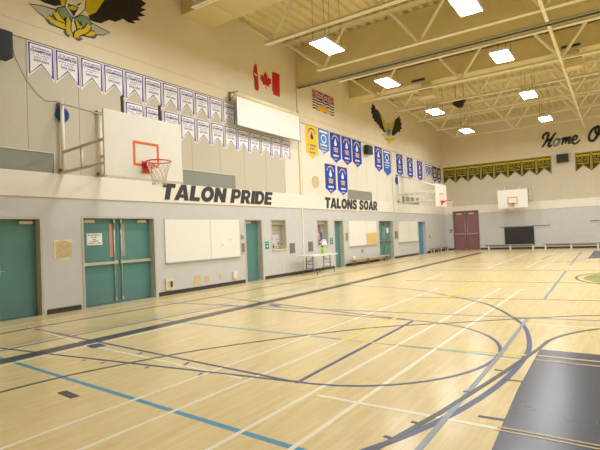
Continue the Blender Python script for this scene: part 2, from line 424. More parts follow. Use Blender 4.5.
lines('steel_grey_line', PS, [(0.05, [(9.3, 1.5), (9.27, 6.0), (9.2, 8.65)]), (0.06, [(9.17, 11.0), (9.02, 17.7)]), (0.07, [(8.95, 20.5), (8.8, 29.7)]), (0.07, [(1.0, 7.75), (4.9, 8.15), (10.2, 8.72), (13.5, 8.9)])])
dark = [(0.29, [(3.6, -2.5), (3.62, 6), (3.7, 12), (3.45, 30.4)]), (0.06, [(1.34, -2), (1.38, 5), (1.62, 8.5), (1.6, 33.5)]), (0.035, [(2.86, 1.0), (2.9, 4.9), (3.12, 8)]),
        (0.045, smooth([(5.0, 0.8), (5.02, 1.9), (5.1, 2.9), (5.31, 3.66), (5.66, 4.6), (6.44, 5.9), (7.25, 6.95), (8.17, 7.71), (9.2, 8.55), (10.19, 9.21), (11.5, 9.45), (13, 9.3)])),
        (0.05, [(8.87, 2.3), (9.21, 3.89), (9.43, 5.18), (9.63, 6.5)]), (0.05, [(9.63, 6.5)]+arc(12.05, 6.45, 2.43, 168, 10)),
        (0.04, [(9.5, 3.97), (9.7, 3.98)]), (0.035, [(9.48, 5.04), (9.67, 5.05)]), (0.04, [(9.24, 4.52), (9.31, 4.5)]), (0.035, [(9.07, 3.61), (9.15, 3.6)]), (0.035, [(8.99, 3.26), (9.06, 3.25)]), (0.035, [(9.34, 5.35), (9.42, 5.34)]),
        (0.09, [(5.64, 2.66), (5.95, 2.63)]), (0.03, [(5.0, 13.85), (13, 14.3)]), (0.025, [(6.5, 10.4), (13, 11.4)]), (0.06, arc(12.0, 15.6, 2.55, 0, 360, 60)), (0.03, [(4.5, 17.6), (13, 18.0)]),
        (0.03, [(4.5, 22.0), (13, 22.2)])]
lines('charcoal_court_line', PK, dark)
PB = mat('beige_key_line_paint', '#d8bd90', 0.3, 0.03)
lines('beige_key_line', PB, [(0.045, [(9.66, 6.13), (14.4, 6.13)]), (0.03, [(9.66, 5.93), (14.4, 5.93)]), (0.018, [(9.66, 3.82), (14.4, 3.78)]), (0.018, [(9.66, 3.76), (14.4, 3.72)])])

# ------------------------------------------------------------------ doors and windows of the left wall
DD = -0.19          # face of the door leaves
def door(n, a, b, h, leafm, leaves=1, closer=(), bars=True, kick=True, slits=False, framem=FRAMEM):
    r = thing('door_%d' % n, None, None, (0, (a+b)/2, 0), kind='structure')
    m = MB(); t = 0.05
    for (p, q) in ((a, a+t), (b-t, b)): m.box(-0.22, 0.012, p, q, 0, h, framem)
    m.box(-0.22, 0.012, a+t, b-t, h-t, h, framem); m.build('door_frame', r)
    m = MB(); m.box(-0.3, -0.22, a, b, 0, h, BASEB); m.build('door_backing', r)
    m = MB(); m.box(-0.2, 0.0, a+t, b-t, 0, 0.008, CHROME); m.build('threshold', r)
    wd = (b-a-2*t)/leaves
    for i in range(leaves):
        p = a+t+i*wd; q = p+wd
        m = MB(); m.box(DD-0.025, DD, p+0.004, q-0.004, 0.012, h-t-0.004, leafm); lf = m.build('door_leaf', r)
        if kick:
            m = MB(); m.box(DD, DD+0.004, p+0.02, q-0.02, 0.03, 0.36, TEAL_KICK if leafm in (TEAL,) else leafm); m.build('kick_plate', lf)
        if bars:
            m = MB(); z = 1.03
            m.box(DD+0.05, DD+0.1, p+0.03, q-0.03, z-0.035, z+0.035, CHROME)
            for yy in (p+0.05, q-0.12): m.box(DD, DD+0.06, yy, yy+0.07, z-0.045, z+0.045, CHROME)
            m.build('push_bar', lf)
            if leaves == 2:
                yy = q-0.1 if i == 0 else p+0.1; m = MB()
                m.tube([(DD+0.035, yy, 0.1), (DD+0.035, yy, h-0.12)], 0.016, CHROME)
                for zz in (0.06, 1.0, h-0.16): m.box(DD, DD+0.055, yy-0.025, yy+0.025, zz, zz+0.09, CHROME)
                m.build('latch_rod', lf)
        else:
            m = MB(); yy = p+0.08; m.box(DD, DD+0.015, yy-0.03, yy+0.03, 0.92, 1.1, CHROME); m.tube([(DD+0.015, yy, 1.02), (DD+0.06, yy, 1.02), (DD+0.06, yy+0.1, 1.02)], 0.011, CHROME); m.build('lever_handle', lf)
        if slits:
            yy = q-0.22 if i == 0 else p+0.13; m = MB(); m.box(DD, DD+0.006, yy-0.01, yy+0.11, 1.15, 2.02, leafm); m.box(DD+0.006, DD+0.008, yy, yy+0.1, 1.17, 2.0, GLASSISH if i == 0 else GLASSGREY); m.build('vision_pane', lf)
        if i < len(closer) and closer[i] is not None:
            c = closer[i]; m = MB(); m.box(DD, DD+0.06, c, c+0.28, h-0.15, h-0.09, IVORY); m.bar((DD+0.05, c+0.25, h-0.085), (DD+0.09, c+0.02, h-0.075), 0.014, CHROME); m.build('door_closer', lf)
    return r
door(1, 4.46, 5.41, 2.16, TEAL, 1, (5.0,), bars=False)
door(2, 6.33, 8.47, 2.19, TEAL, 2, (6.48, 8.0), slits=True)
door(3, 12.20, 13.15, 2.16, TEAL, 1, (12.42,), bars=False)
door(4, 18.26, 19.14, 2.16, TEAL, 1, (), bars=False)
door(5, 23.0, 24.93, 2.16, TEAL, 2, (), slits=False)
door(6, 28.9, 30.35, 2.14, TEAL_BLUE, 1, (), bars=False, framem=LILAC_FRAME)
# maroon double door in the back wall
r = thing('door_7', None, None, (1.47, YB, 0), kind='structure')
m = MB(); a, b, h = MD
for (p, q) in ((a, a+0.06), (b-0.06, b)): m.box(p, q, YB-0.03, YB+0.12, 0, h, MAROON)
m.box(a+0.06, b-0.06, YB-0.03, YB+0.12, h-0.08, h, MAROON); m.build('door_frame', r)
m = MB(); m.box(a, b, YB+0.12, YB+0.2, 0, h, BASEB); m.build('door_backing', r)
for i in range(2):
    p = a+0.06+i*0.84; q = p+0.84
    m = MB(); m.box(p+0.005, q-0.005, YB+0.06, YB+0.1, 0.01, h-0.085, MAROON); lf = m.build('door_leaf', r)
    m = MB(); m.box(p+0.05, q-0.06, YB-0.03, YB+0.01, 1.1, 1.18, CHROME)
    for xx in (p+0.06, q-0.14): m.box(xx, xx+0.07, YB+0.01, YB+0.06, 1.09, 1.19, CHROME)
    m.build('push_bar', lf)
    xx = q-0.07 if i == 0 else p+0.07
    m = MB(); m.tube([(xx, YB+0.03, 0.08), (xx, YB+0.03, h-0.12)], 0.02, CHROME)
    for zz in (0.05, 1.1, h-0.2): m.box(xx-0.03, xx+0.03, YB+0.02, YB+0.06, zz, zz+0.09, CHROME)
    m.build('latch_rod', lf)
    m = MB(); m.box(p+0.2, p+0.55, YB, YB+0.06, h-0.25, h-0.17, IVORY); m.build('door_closer', lf)

def window(n, a, b, z0, z1, lower):
    r = thing('window_%d' % n, None, None, (0, (a+b)/2, z0), kind='structure'); t = 0.045; m = MB()
    for (p, q) in ((a, a+t), (b-t, b)): m.box(-0.24, 0.014, p, q, z0, z1, FRAMEM)
    m.box(-0.24, 0.014, a+t, b-t, z1-t, z1, FRAMEM); m.build('window_frame', r)
    m = MB(); m.box(-0.24, 0.05, a+t, b-t, z0, z0+0.04, IVORY); m.build('window_sill', r)
    m = MB(); m.box(-0.3, -0.24, a, b, z0, z1, SHUTTER)
    zz = lower
    while zz < z1-0.1: m.box(-0.24, -0.232, a+t, b-t, zz, zz+0.045, SHUTTER); zz += 0.055
    m.build('roller_shutter', r)
    m = MB(); m.box(-0.24, -0.12, a+t, b-t, z1-0.2, z1-t, SHUTTER); m.build('shutter_box', r)
    return r
window(1, 13.66, 14.61, 1.0, 2.16, 1.55)
window(2, 16.83, 17.76, 1.04, 2.16, 1.7)

# meshed high openings just above the ledge
vlab = 3
for i, (a, b) in enumerate(VENTS):
    r = thing('window_%d' % (vlab+i), None, None, (0, (a+b)/2, 3.16), kind='structure'); t = 0.025; m = MB()
    m.box(-0.02, 0.012, a, a+t, 3.16, 3.62, LOUV_FR); m.box(-0.02, 0.012, b-t, b, 3.16, 3.62, LOUV_FR); m.box(-0.02, 0.012, a+t, b-t, 3.595, 3.62, LOUV_FR); m.build('window_frame', r)
    m = MB(); m.box(-0.02, -0.008, a+t, b-t, 3.16, 3.595, LOUV)
    for k in range(9): zz = 3.19+k*0.045; m.box(-0.008, -0.003, a+t, b-t, zz, zz+0.012, LOUV)
    m.build('mesh_infill', r)

# =================================================================== ROOF STEEL
JY = [2.55, 5.65, 8.75, 11.85, 14.95, 16.6, 19.85, 22.7, 25.6, 28.8, 31.9]
ZB, ZT = 7.62, 8.9
def joist():
    r = thing('roof_joist', '', 'roof joist', (0, 0, ZB), 'open web roof joists')
    m = MB()
    for s in (-1, 1): m.box(1.48, XR-1.48, s*0.012, s*0.085, ZB, ZB+0.015, STEEL_CREAM); m.box(1.48, XR-1.48, s*0.012, s*0.027, ZB+0.015, ZB+0.1, STEEL_CREAM)
    m.build('bottom_chord', r)
    m = MB()
    for s in (-1, 1): m.box(0.0, XR, s*0.012, s*0.08, ZT+0.1, ZT+0.115, STEEL_CREAM); m.box(0.0, XR, s*0.012, s*0.024, ZT, ZT+0.1, STEEL_CREAM)
    m.build('top_chord', r)
    webs = []
    for i, xv in enumerate((1.75, 5.4, 9.05, 12.7, 16.4, 20.1, XR-1.75)):
        webs.append(((xv, ZB+0.05), (0.15 if i == 0 else xv-0.95, ZT+(0.1 if i == 0 else 0.05))))
        webs.append(((xv, ZB+0.05), (XR-0.15 if i == 6 else xv+0.95, ZT+0.05)))
    for i, (p, q) in enumerate(webs):
        m = MB(); m.bar((p[0], 0, p[1]), (q[0], 0, q[1]), 0.085, STEEL_CREAM); m.build('web_bar', r)
    return r
j0 = joist(); n = 0
jl = {8.75: 'cream roof joist beside the boxed duct nearest the camera', 11.85: 'cream roof joist over the mounted flag, nearer than the first lamp row', 14.95: 'cream roof joist hung just before the tan bulkhead',
      16.6: 'cream roof joist directly behind the tan bulkhead', 19.85: 'cream roof joist running along the front of the long far duct', 22.7: 'cream roof joist first behind the long far duct',
      25.6: 'cream roof joist by the hanging black ceiling speaker', 28.8: 'second cream roof joist from the back wall', 31.9: 'cream roof joist nearest the back wall',
      2.55: 'cream roof joist overhead near the camera', 5.65: 'cream roof joist overhead, second from the room front'}
for yy in JY[2:]:
    if n == 0: j0.location = (0, yy, ZB); j0['label'] = jl[yy]
    else: dup(j0, (0, yy, ZB), jl[yy])
    n += 1
# bridging pipe along the room over the bottom chords
m = MB(); m.box(9.0, 9.09, 8.6, YB-0.02, ZB-0.075, ZB-0.002, STEEL_CREAM); o = m.build('bridging_bar', loc=(9.045, 8.6, ZB))
tag(o, 'long cream bridging bar crossing all the roof joists lengthwise', 'roof bracing')

# ducts
def duct(name, y0, y1, z0, z1, x1, label, xs):
    r = thing('air_duct', label, 'duct', (0.001, y0, z0), None)
    m = MB(); m.box(0.002, x1-0.002, y0, y1, z0, z1, DUCT); m.build('duct_body', r, bevel=0.01)
    m = MB()
    for xx in [1.2+1.5*i for i in range(int((x1-1.2)/1.5)+1)]:
        m.box(xx, xx+0.03, y0-0.012, y1+0.012, z0-0.012, z0, DUCT); m.box(xx, xx+0.03, y0-0.012, y0, z0, z1, DUCT)
    m.build('seam_flange', r)
    for (a, b) in xs:
        m = MB(); m.box(a, b, y0-0.03, y0, z0+0.04, z0+0.2, FRAMEM); m.box(a+0.02, b-0.02, y0-0.035, y0-0.03, z0+0.09, z0+0.185, BASEB)
        m.build('air_grille', r)
    return r
duct('near', 9.7, 10.9, 8.24, 8.85, XR, 'cream boxed air duct at the near end, beside the big bird mural', [])
duct('far', 20.25, 21.5, 8.03, 8.86, XR, 'long cream air duct with dark grilles, behind the curtain bulkhead', [(3.15, 3.8), (9.03, 9.68), (15.0, 15.65)])
for i, (a, b) in enumerate([(3.46, 4.1), (9.1, 9.7)]):
    m = MB(); m.box(a, b, 20.25, 20.75, 7.4, 7.72, DUCT); m.box(a+0.1, b-0.1, 20.35, 20.65, 7.72, 8.017, DUCT); m.box(a+0.02, b-0.02, 20.235, 20.25, 7.69, 7.71, BASEB)
    tag(m.build('duct_box', loc=((a+b)/2, 20.5, 7.4)), ['cream sheet metal box under the long duct, nearer the left wall', 'cream sheet metal box under the long duct, by the lengthwise bridging bar'][i], 'duct box', 'boxes under the long duct')

# lamps
def lamp():
    r = thing('ceiling_light', '', 'ceiling light', (0, 0, 7.35), 'suspended panel lights')
    z = 7.35
    m = MB(); m.box(-0.3, 0.3, -0.61, 0.61, z+0.012, z+0.08, HOUSING)
    for (a, b, c, d) in ((-0.3, -0.28, -0.61, 0.61), (0.28, 0.3, -0.61, 0.61), (-0.28, 0.28, -0.61, -0.59), (-0.28, 0.28, 0.59, 0.61)): m.box(a, b, c, d, z, z+0.012, HOUSING)
    m.build('housing', r)
    m = MB(); m.add([(-0.28, -0.59, z+0.004), (0.28, -0.59, z+0.004), (0.28, 0.59, z+0.004), (-0.28, 0.59, z+0.004)], [(3, 2, 1, 0)], DIFF); m.build('diffuser', r, fix=False)
    for sx in (-0.22, 0.22):
        for sy in (-0.5, 0.5): m = MB(); m.tube([(sx, sy, z+0.08), (sx*0.8, sy, ZD)], 0.006, CABLE, seg=5); m.build('hanger_cable', r)
    return r
l0 = lamp(); first = True
rowl = {12.65: 'before the curtain bulkhead', 17.25: 'just behind the curtain bulkhead', 23.1: 'past the long duct', 28.95: 'closest to the back wall'}
for yy in (6.85, 12.65, 17.25, 23.1, 28.95):
    for i, xx in enumerate((3.27, 7.48, 11.7, 15.9, 20.1)):
        wh = rowl.get(yy, 'overhead near the camera' if yy > 5 else 'over the room front')
        lb = 'white panel light %s, %s from the left wall' % (wh, ORD[i])
        if first: l0.location = (xx, yy, 7.35); l0['label'] = lb; first = False
        else: dup(l0, (xx, yy, 7.35), lb)

# black loudspeaker hung from the deck
r = thing('ceiling_speaker', 'black wedge loudspeaker hanging among the far roof joists', 'speaker', (4.0, 25.1, 7.86))
m = MB(); m.prism(lambda u, v, d: (3.95+u, 25.1+d, 8.08+v), [(-0.3, 0.2), (0.32, 0.24), (0.1, -0.22), (-0.12, -0.2), (-0.32, -0.05)], -0.16, 0.16, BLACK); m.build('cabinet', r)
m = MB(); m.prism(lambda u, v, d: (3.95+u, 25.1+d, 8.08+v), [(-0.24, 0.16), (0.24, 0.18), (0.06, -0.17), (-0.24, -0.04)], -0.17, -0.16, BLACK_GRILLE); m.build('grille', r)
m = MB(); m.tube([(3.75, 25.1, 8.28), (3.75, 25.1, ZD)], 0.012, CABLE); m.tube([(4.15, 25.1, 8.3), (4.15, 25.1, ZD)], 0.012, CABLE); m.build('hanger_rod', r)

# =================================================================== BASKETBALL BACKSTOPS
def backstop(fr, d, base, label, posts, diag, brackets, top=4.78, armm=TAN_STEEL):
    """fr(u, v, d): u along the wall from the board's centre, v height, d out from the wall."""
    r = thing('basketball_hoop', label, 'basketball hoop', base)
    m = MB(); m.fbox(fr, -0.915, 0.915, 2.75, 3.97, d-0.04, d, BOARD); bb = m.build('backboard', r, bevel=0.01)
    m = MB(); s = 0.05
    for (a, b, c, e) in ((-0.305, 0.305, 2.99, 2.99+s), (-0.305, 0.305, 3.42, 3.42+s), (-0.305, -0.305+s, 2.99+s, 3.42), (0.305-s, 0.305, 2.99+s, 3.42)): m.fbox(fr, a, b, c, e, d, d+0.003, ORANGE)
    m.build('target_square', bb)
    c = d+0.36; m = MB()
    m.tube([fr(0.228*math.cos(t), 3.05, c+0.228*math.sin(t)) for t in [2*math.pi*i/28 for i in range(28)]], 0.013, RED, closed=True)
    for t in (-0.16, 0.16): m.tube([fr(t*0.5, 2.98, d+0.1), fr(t, 3.04, c-0.17)], 0.014, RED)
    rim = m.build('rim', r)
    m = MB(); m.fbox(fr, -0.11, 0.11, 2.86, 3.09, d+0.003, d+0.03, RED); m.fbox(fr, -0.08, 0.08, 2.95, 3.06, d+0.03, d+0.14, RED); m.build('rim_bracket', r)
    m = MB(); K = 12
    lev = [(0.222, 3.035), (0.2, 2.95), (0.165, 2.85), (0.14, 2.75), (0.125, 2.66), (0.13, 2.6)]
    for k in range(K):
        for sg in (1, -1):
            pts = []
            for i, (rr, zz) in enumerate(lev):
                t = 2*math.pi*(k+0.5*sg*i)/K; pts.append(fr(rr*math.cos(t), zz, c+rr*math.sin(t)))
            m.tube(pts, 0.0055, NET, seg=4)
    m.build('net', rim)
    # wall posts, swing arms and braces
    for i, (pu, bu) in enumerate(posts):
        m = MB(); m.tube([fr(pu, 3.15, 0.13), fr(pu, top, 0.13)], 0.045, WHITE_STEEL)
        for vv in (3.22, top-0.05): m.fbox(fr, pu-0.06, pu+0.06, vv-0.035, vv+0.035, 0.036 if vv < 3.3 else 0.0, 0.14, GREYSTEEL)
        m.build('wall_post', r)
        m = MB(); m.tube([fr(pu, 3.63, 0.13), fr(bu, 3.63, d-0.1)], 0.035, armm); m.build('swing_arm', r)
        m = MB(); m.tube([fr(pu, 3.17, 0.13), fr(bu, 3.14, d-0.1)], 0.035, armm); m.build('swing_arm', r)
        m = MB(); m.tube([fr(bu, 2.9, d-0.1), fr(bu, 3.9, d-0.1)], 0.035, WHITE_STEEL); m.build('board_upright', r)
        for t in diag:
            m = MB(); uu = pu+(bu-pu)*t; dd = 0.13+(d-0.23)*t; m.tube([fr(uu, 3.16, dd), fr(uu, 3.63, dd)], 0.03, WHITE_STEEL); m.build('arm_strut', r)
        m = MB(); m.tube([fr(pu, top-0.04, 0.13), fr(bu, 3.85, d-0.1)], 0.018 if armm is TAN_STEEL else 0.028, WHITE_STEEL); m.build('brace_rod', r)
    m = MB(); a, b = posts[0][1], posts[1][1]
    for vv in (2.95, 3.8): m.fbox(fr, min(a, b)-0.1, max(a, b)+0.1, vv-0.03, vv+0.03, d-0.1, d-0.04, TAN_STEEL)
    m.build('board_mount', r)
    for bu, bm in brackets: m = MB(); m.fbox(fr, bu-0.02, bu+0.02, 3.85, 4.3 if bm is BASEB else 4.2, d-0.09, d-0.05, bm); m.build('top_bracket', r)
    return r
b1 = lambda u, v, d: (d, 5.98+u, v)
backstop(b1, 2.9, (0, 5.98, 3.15), 'large white basketball backboard with orange hoop, nearest on the left wall', [(-0.11, -0.4), (0.83, 0.42)], (0.33,), [(-0.46, BASEB), (0.42, BASEB)])
b2 = lambda u, v, d: (d, 25.3+u, v)
backstop(b2, 2.7, (0, 25.3, 3.15), 'white basketball hoop swung out from the left wall by the far corner', [(0.42, -0.4), (1.3, 0.42)], (0.3, 0.42, 0.75, 0.88), [], 4.8, WHITE_STEEL)
b3 = lambda u, v, d: (4.82+u, YB-d, v)
backstop(b3, 1.15, (4.82, YB, 3.15), 'white basketball hoop mounted on the back wall above the black mat', [(0.0, -0.4), (0.92, 0.42)], (0.4,), [(-0.46, WHITE_STEEL), (0.42, WHITE_STEEL)], 4.02, WHITE_STEEL)

# coils of blue rope hung on the wall posts
def coil(y, z, r0, label):
    m = MB()
    for j, q in enumerate((1.0, 0.8, 0.6, 0.4, 0.2)):
        for k in range(2 if j < 3 else 1): m.tube([(0.02+0.025*k+0.003*math.sin(3*t+j), y+r0*q*math.cos(t)*0.9, z+r0*q*math.sin(t)) for t in [2*math.pi*i/24 for i in range(24)]], 0.018, BLUE_ROPE, seg=6, closed=True)
    m.box(0.0, 0.02, y-0.02, y+0.02, z-0.03, z+0.03, BLUE_ROPE)
    tag(m.build('rope_coil', loc=(0.0, y, z)), label, 'rope', 'coils of blue rope')
coil(5.93, 4.52, 0.155, 'round coil of blue rope on the near hoop wall post')
coil(25.72, 4.46, 0.2, 'oval coil of blue rope on the far hoop wall post')

# =================================================================== WALL LETTERS AND MURALS
GLYPH_W = {'T': .80, 'A': .98, 'L': .72, 'O': 1.0, 'N': .92, 'P': .84, 'R': .90, 'I': .30, 'D': .92, 'E': .74, 'S': .84, ' ': .34}
def glyph(ch):
    """heavy block capital on a unit-high grid: (closed polygons, strokes, closed strokes)"""
    t = 0.31; w_ = GLYPH_W[ch]; rect = lambda a, b, c, d: [(a, c), (b, c), (b, d), (a, d)]
    if ch == 'T': return [rect(0, w_, 1-.25, 1), rect(w_/2-t/2, w_/2+t/2, 0, .75)], []
    if ch == 'L': return [rect(0, t, 0, 1), rect(t, w_, 0, .25)], []
    if ch == 'I': return [rect(0, t, 0, 1)], []
    if ch == 'E': return [rect(0, t, 0, 1), rect(t, w_, 0, .22), rect(t, w_*.94, .39, .61), rect(t, w_, .78, 1)], []
    if ch == 'N': return [rect(0, t*.95, 0, 1), rect(w_-t*.95, w_, 0, 1), [(t*.95, 1), (t*.95, .52), (w_-t*.95, 0), (w_-t*.95, .48)]], []
    if ch == 'A': c = w_/2; return [[(0, 0), (.29, 0), (c, .72), (c, 1), (c-.17, 1)], [(w_, 0), (w_-.29, 0), (c, .72), (c, 1), (c+.17, 1)], rect(.22, w_-.22, .17, .37)], []
    if ch == 'O': return [], [([(w_/2+(w_/2-t/2)*math.cos(q), .5+.385*math.sin(q)) for q in [2*math.pi*i/28 for i in range(28)]], .27, True)]
    if ch == 'D': return [rect(0, t, 0, 1)], [([(t, .11), (.45, .11)]+[(.46+.32*math.cos(q), .5+.39*math.sin(q)) for q in [math.pi*(i/14-.5) for i in range(1, 14)]]+[(.45, .89), (t, .89)], .25, False)]
    bowl = ([(t, .43), (.48, .43)]+[(.5+.2*math.cos(q), .66+.23*math.sin(q)) for q in [math.pi*(i/12-.5) for i in range(1, 12)]]+[(.48, .89), (t, .89)], .23, False)
    if ch == 'P': return [rect(0, t, 0, 1)], [bowl]
    if ch == 'R': return [rect(0, t, 0, 1), [(.34, .42), (.62, .42), (w_, 0), (w_-.32, 0)]], [bowl]
    if ch == 'S': return [], [(smooth([(.74, .74), (.62, .86), (.42, .9), (.22, .84), (.15, .70), (.26, .57), (.48, .49), (.66, .40), (.70, .26), (.58, .13), (.38, .1), (.2, .15), (.09, .30)], 3), .235, False)]
def letters(txt, u0, v0, wd, ht, label, shear=0.2):
    r = thing('wall_lettering', label, 'lettering', (0.035, u0, v0), 'wall lettering')
    gap = .06; tot = sum(GLYPH_W[c] for c in txt)+gap*(len(txt)-1)+shear; k = wd/tot; x = 0
    for ch in txt:
        if ch != ' ':
            fr = lambda u, v, d, x=x: (d, u0+(x+u+shear*v)*k, v0+v*ht)
            polys, strokes = glyph(ch); m = MB(); d1 = 0.05
            for i, p in enumerate(polys): m.prism(fr, p, 0.035, d1+0.0004*i, LETTER)
            for p, wd_, cl in strokes: m.stroke(fr, p, wd_, 0.035, d1+0.002, LETTER, closed=cl)
            m.build('letter', r)
        x += GLYPH_W[ch]+gap
letters('TALON PRIDE', 8.66, 2.68, 5.12, 0.46, 'slanted charcoal wall letters reading TALON PRIDE on the cream ledge')
letters('TALONS SOAR', 17.5, 2.665, 5.4, 0.47, 'bold charcoal wall letters reading TALONS SOAR on the cream ledge', 0.1)
# script on the back wall
def z8(pts): return [bw(530+a/8.571, 115+b/8.571) for a, b in pts]
r = thing('wall_lettering', 'black script wall letters reading Home O high on the back wall', 'lettering', (6.6, YB, 6.6), 'wall lettering')
SCRIPT = {
 'letter_h': [[(118, 208), (110, 195), (120, 170), (142, 156), (158, 160), (150, 198), (128, 245), (104, 276)], [(224, 150), (196, 185), (168, 236), (158, 262), (170, 270), (190, 255)], [(132, 232), (162, 214), (196, 205)]],
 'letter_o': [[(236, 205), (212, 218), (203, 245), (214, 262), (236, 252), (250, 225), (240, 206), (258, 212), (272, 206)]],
 'letter_m': [[(276, 205), (290, 198), (284, 225), (270, 256)], [(280, 235), (302, 202), (316, 196), (312, 220), (302, 248)], [(310, 228), (330, 196), (344, 192), (338, 218), (334, 242), (352, 238)]],
 'letter_e': [[(366, 218), (392, 208), (404, 188), (392, 177), (372, 192), (362, 220), (370, 243), (395, 244), (430, 210)]],
 'letter_capital_o': [[(590, 100), (560, 104), (528, 134), (508, 178), (510, 212), (536, 222), (562, 200), (584, 160), (594, 120), (582, 98), (564, 112), (562, 145), (580, 166), (604, 164)]]}
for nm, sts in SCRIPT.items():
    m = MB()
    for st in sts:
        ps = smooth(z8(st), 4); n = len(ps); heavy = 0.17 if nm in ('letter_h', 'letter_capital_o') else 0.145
        m.stroke(BW, ps, [heavy*(0.62+0.38*math.sin(math.pi*min(1, i/(n-1)))) for i in range(n)], 0.001, 0.03, mat('glare_slate_letter', '#7c8793', 0.35) if nm == 'letter_o' else LETTER)  # small o: glare on the black letter is painted in as slate grey
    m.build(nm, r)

def mural(name, label, conv, spec, cat='mural', group=None, ink=False):
    pts0 = conv(spec[0][2][0]); r = thing(name, label, cat, (0.0, pts0[0], pts0[1]), group)
    for i, (part, mt, pts, *wd) in enumerate(spec):
        m = MB(); P = [conv(p) for p in pts]; dd = 0.003+0.0012*i
        if wd and ink and part == 'talon': m.stroke(LW, smooth(P, 3), wd[0]+0.05, 0.001, dd-0.0009, EAG_BLACK)
        if wd: m.stroke(LW, smooth(P, 3), wd[0], 0.001, dd, mt)
        else:
            m.prism(LW, P, 0.001, dd, mt)
            if ink and part in ('head', 'beak', 'leg_feathers', 'tail'): m.stroke(LW, P, 0.02, 0.001, dd+0.0004, EAG_BLACK, closed=True)
        m.build(part, r)
    return r
c1 = lambda p: lw(20+p[0]/4.615, p[1]/4.615)
mural('bird_mural', 'large painted bird of prey with black wings above the white banners', c1, [
  ('tail', EAG_GREY, [(42, 18), (100, 26), (165, 45), (150, 75), (122, 88), (85, 58)]), ('tail', EAG_GREY, [(318, 98), (370, 128), (415, 150), (385, 162), (345, 160), (310, 130)]),
  ('wing', EAG_BLACK, [(88, 0), (115, 14), (160, 28), (190, 24), (215, 0), (205, -60), (150, -190), (120, -150), (95, -170), (90, -120), (60, -140), (62, -90), (35, -100), (45, -60), (25, -60), (50, -25)]),
  ('wing', EAG_BLACK, [(315, 72), (322, 92), (345, 102), (372, 108), (412, 92), (440, 101), (476, 86), (500, 104), (532, 109), (520, 96), (556, 93), (542, 79), (580, 72), (552, 58), (583, 44), (556, 36), (582, 18), (560, 0), (570, -60), (540, -150), (500, -130), (480, -170), (450, -110), (420, -130), (385, -20), (350, 55)]),
  ('chest', EAG_YEL, [(185, 4), (192, 26), (232, 30), (300, 45), (318, 70), (350, 58), (388, 0), (390, -30), (350, -60), (290, -40), (210, -30)]),
  ('leg_feathers', EAG_GREEN, [(172, 38), (200, 30), (228, 50), (242, 78), (236, 108), (214, 112), (186, 84), (164, 58)]), ('leg_feathers', EAG_GREEN, [(252, 82), (285, 70), (308, 78), (330, 108), (312, 132), (280, 125), (256, 108)]),
  ('head', FLAG_W, [(215, -6), (206, 30), (226, 62), (246, 84), (272, 68), (298, 44), (304, 0), (290, -40), (250, -60), (222, -40)]),
  ('beak', EAG_YEL, [(218, 32), (240, 24), (268, 36), (256, 56), (245, 76), (234, 56)]), ('beak', EAG_BLACK, [(230, 44), (246, 52), (262, 44), (250, 60), (246, 72), (241, 60)]),
  ('eye', EAG_BLACK, [(216, 14), (240, 26), (222, 26)]), ('eye', EAG_BLACK, [(254, 26), (282, 12), (272, 26)]),
  ('talon', EAG_YEL, [(160, 58), (182, 92), (212, 122), (232, 166)], 0.13), ('talon', EAG_YEL, [(126, 80), (150, 100), (186, 116), (212, 124)], 0.12), ('talon', EAG_YEL, [(212, 80), (222, 100), (220, 132)], 0.11),
  ('talon', EAG_YEL, [(264, 96), (272, 122), (284, 148), (345, 160)], 0.13), ('talon', EAG_YEL, [(318, 116), (308, 136), (286, 150)], 0.11), ('talon', EAG_YEL, [(284, 146), (262, 158), (258, 178)], 0.12),
  ('claw', EAG_SLATE, [(130, 92), (134, 106), (152, 114)], 0.05), ('claw', EAG_SLATE, [(204, 144), (212, 158), (226, 168)], 0.05), ('claw', EAG_SLATE, [(258, 176), (268, 184), (284, 178)], 0.05), ('claw', EAG_SLATE, [(328, 168), (338, 174), (350, 162)], 0.05),
  ('claw', EAG_BLACK, [(212, 82), (206, 94), (212, 104)], 0.04), ('claw', EAG_BLACK, [(264, 98), (274, 108), (276, 118)], 0.04)], group='bird murals', ink=True)
c2 = lambda p: lw(365+p[0]/8.19, 95+p[1]/8.19)
mural('bird_mural', 'small painted bird of prey with raised black wings above the blue banners', c2, [
  ('tail', EAG_GREY, [(130, 318), (165, 318), (168, 345), (148, 338)]), ('tail', EAG_GREY, [(212, 345), (252, 352), (232, 372), (215, 366)]),
  ('wing', EAG_BLACK, [(58, 70), (78, 88), (88, 118), (102, 120), (118, 142), (140, 190), (152, 240), (172, 290), (168, 308), (152, 304), (140, 284), (122, 272), (116, 252), (100, 238), (92, 222), (78, 218), (72, 196), (58, 184), (62, 160), (48, 146), (54, 126), (46, 110), (56, 98)]),
  ('wing', EAG_BLACK, [(246, 198), (262, 190), (282, 170), (284, 196), (294, 200), (290, 220), (302, 236), (294, 256), (302, 276), (286, 286), (288, 302), (264, 302), (254, 318), (238, 332), (222, 334), (216, 314), (230, 270)]),
  ('wing', EAG_YEL, [(116, 138), (136, 162), (158, 206), (174, 240), (172, 276), (160, 290), (148, 244), (136, 200)]), ('wing', EAG_YEL, [(248, 196), (232, 208), (212, 232), (204, 258), (210, 284), (216, 306), (230, 268)]),
  ('body', EAG_GREY, [(178, 232), (188, 222), (204, 234), (208, 270), (216, 310), (206, 342), (180, 342), (164, 312), (172, 276)]), ('body', EAG_GREEN, [(180, 280), (204, 276), (210, 312), (196, 338), (176, 318)]), ('beak', EAG_BLACK, [(186, 290), (200, 290), (194, 310)]),
  ('talon', EAG_YEL, [(160, 346), (172, 344), (196, 352), (222, 352), (228, 378), (208, 388), (202, 402), (188, 398), (186, 380), (166, 366)]), ('claw', EAG_BLACK, [(180, 360), (188, 360), (188, 376)])], group='bird murals')

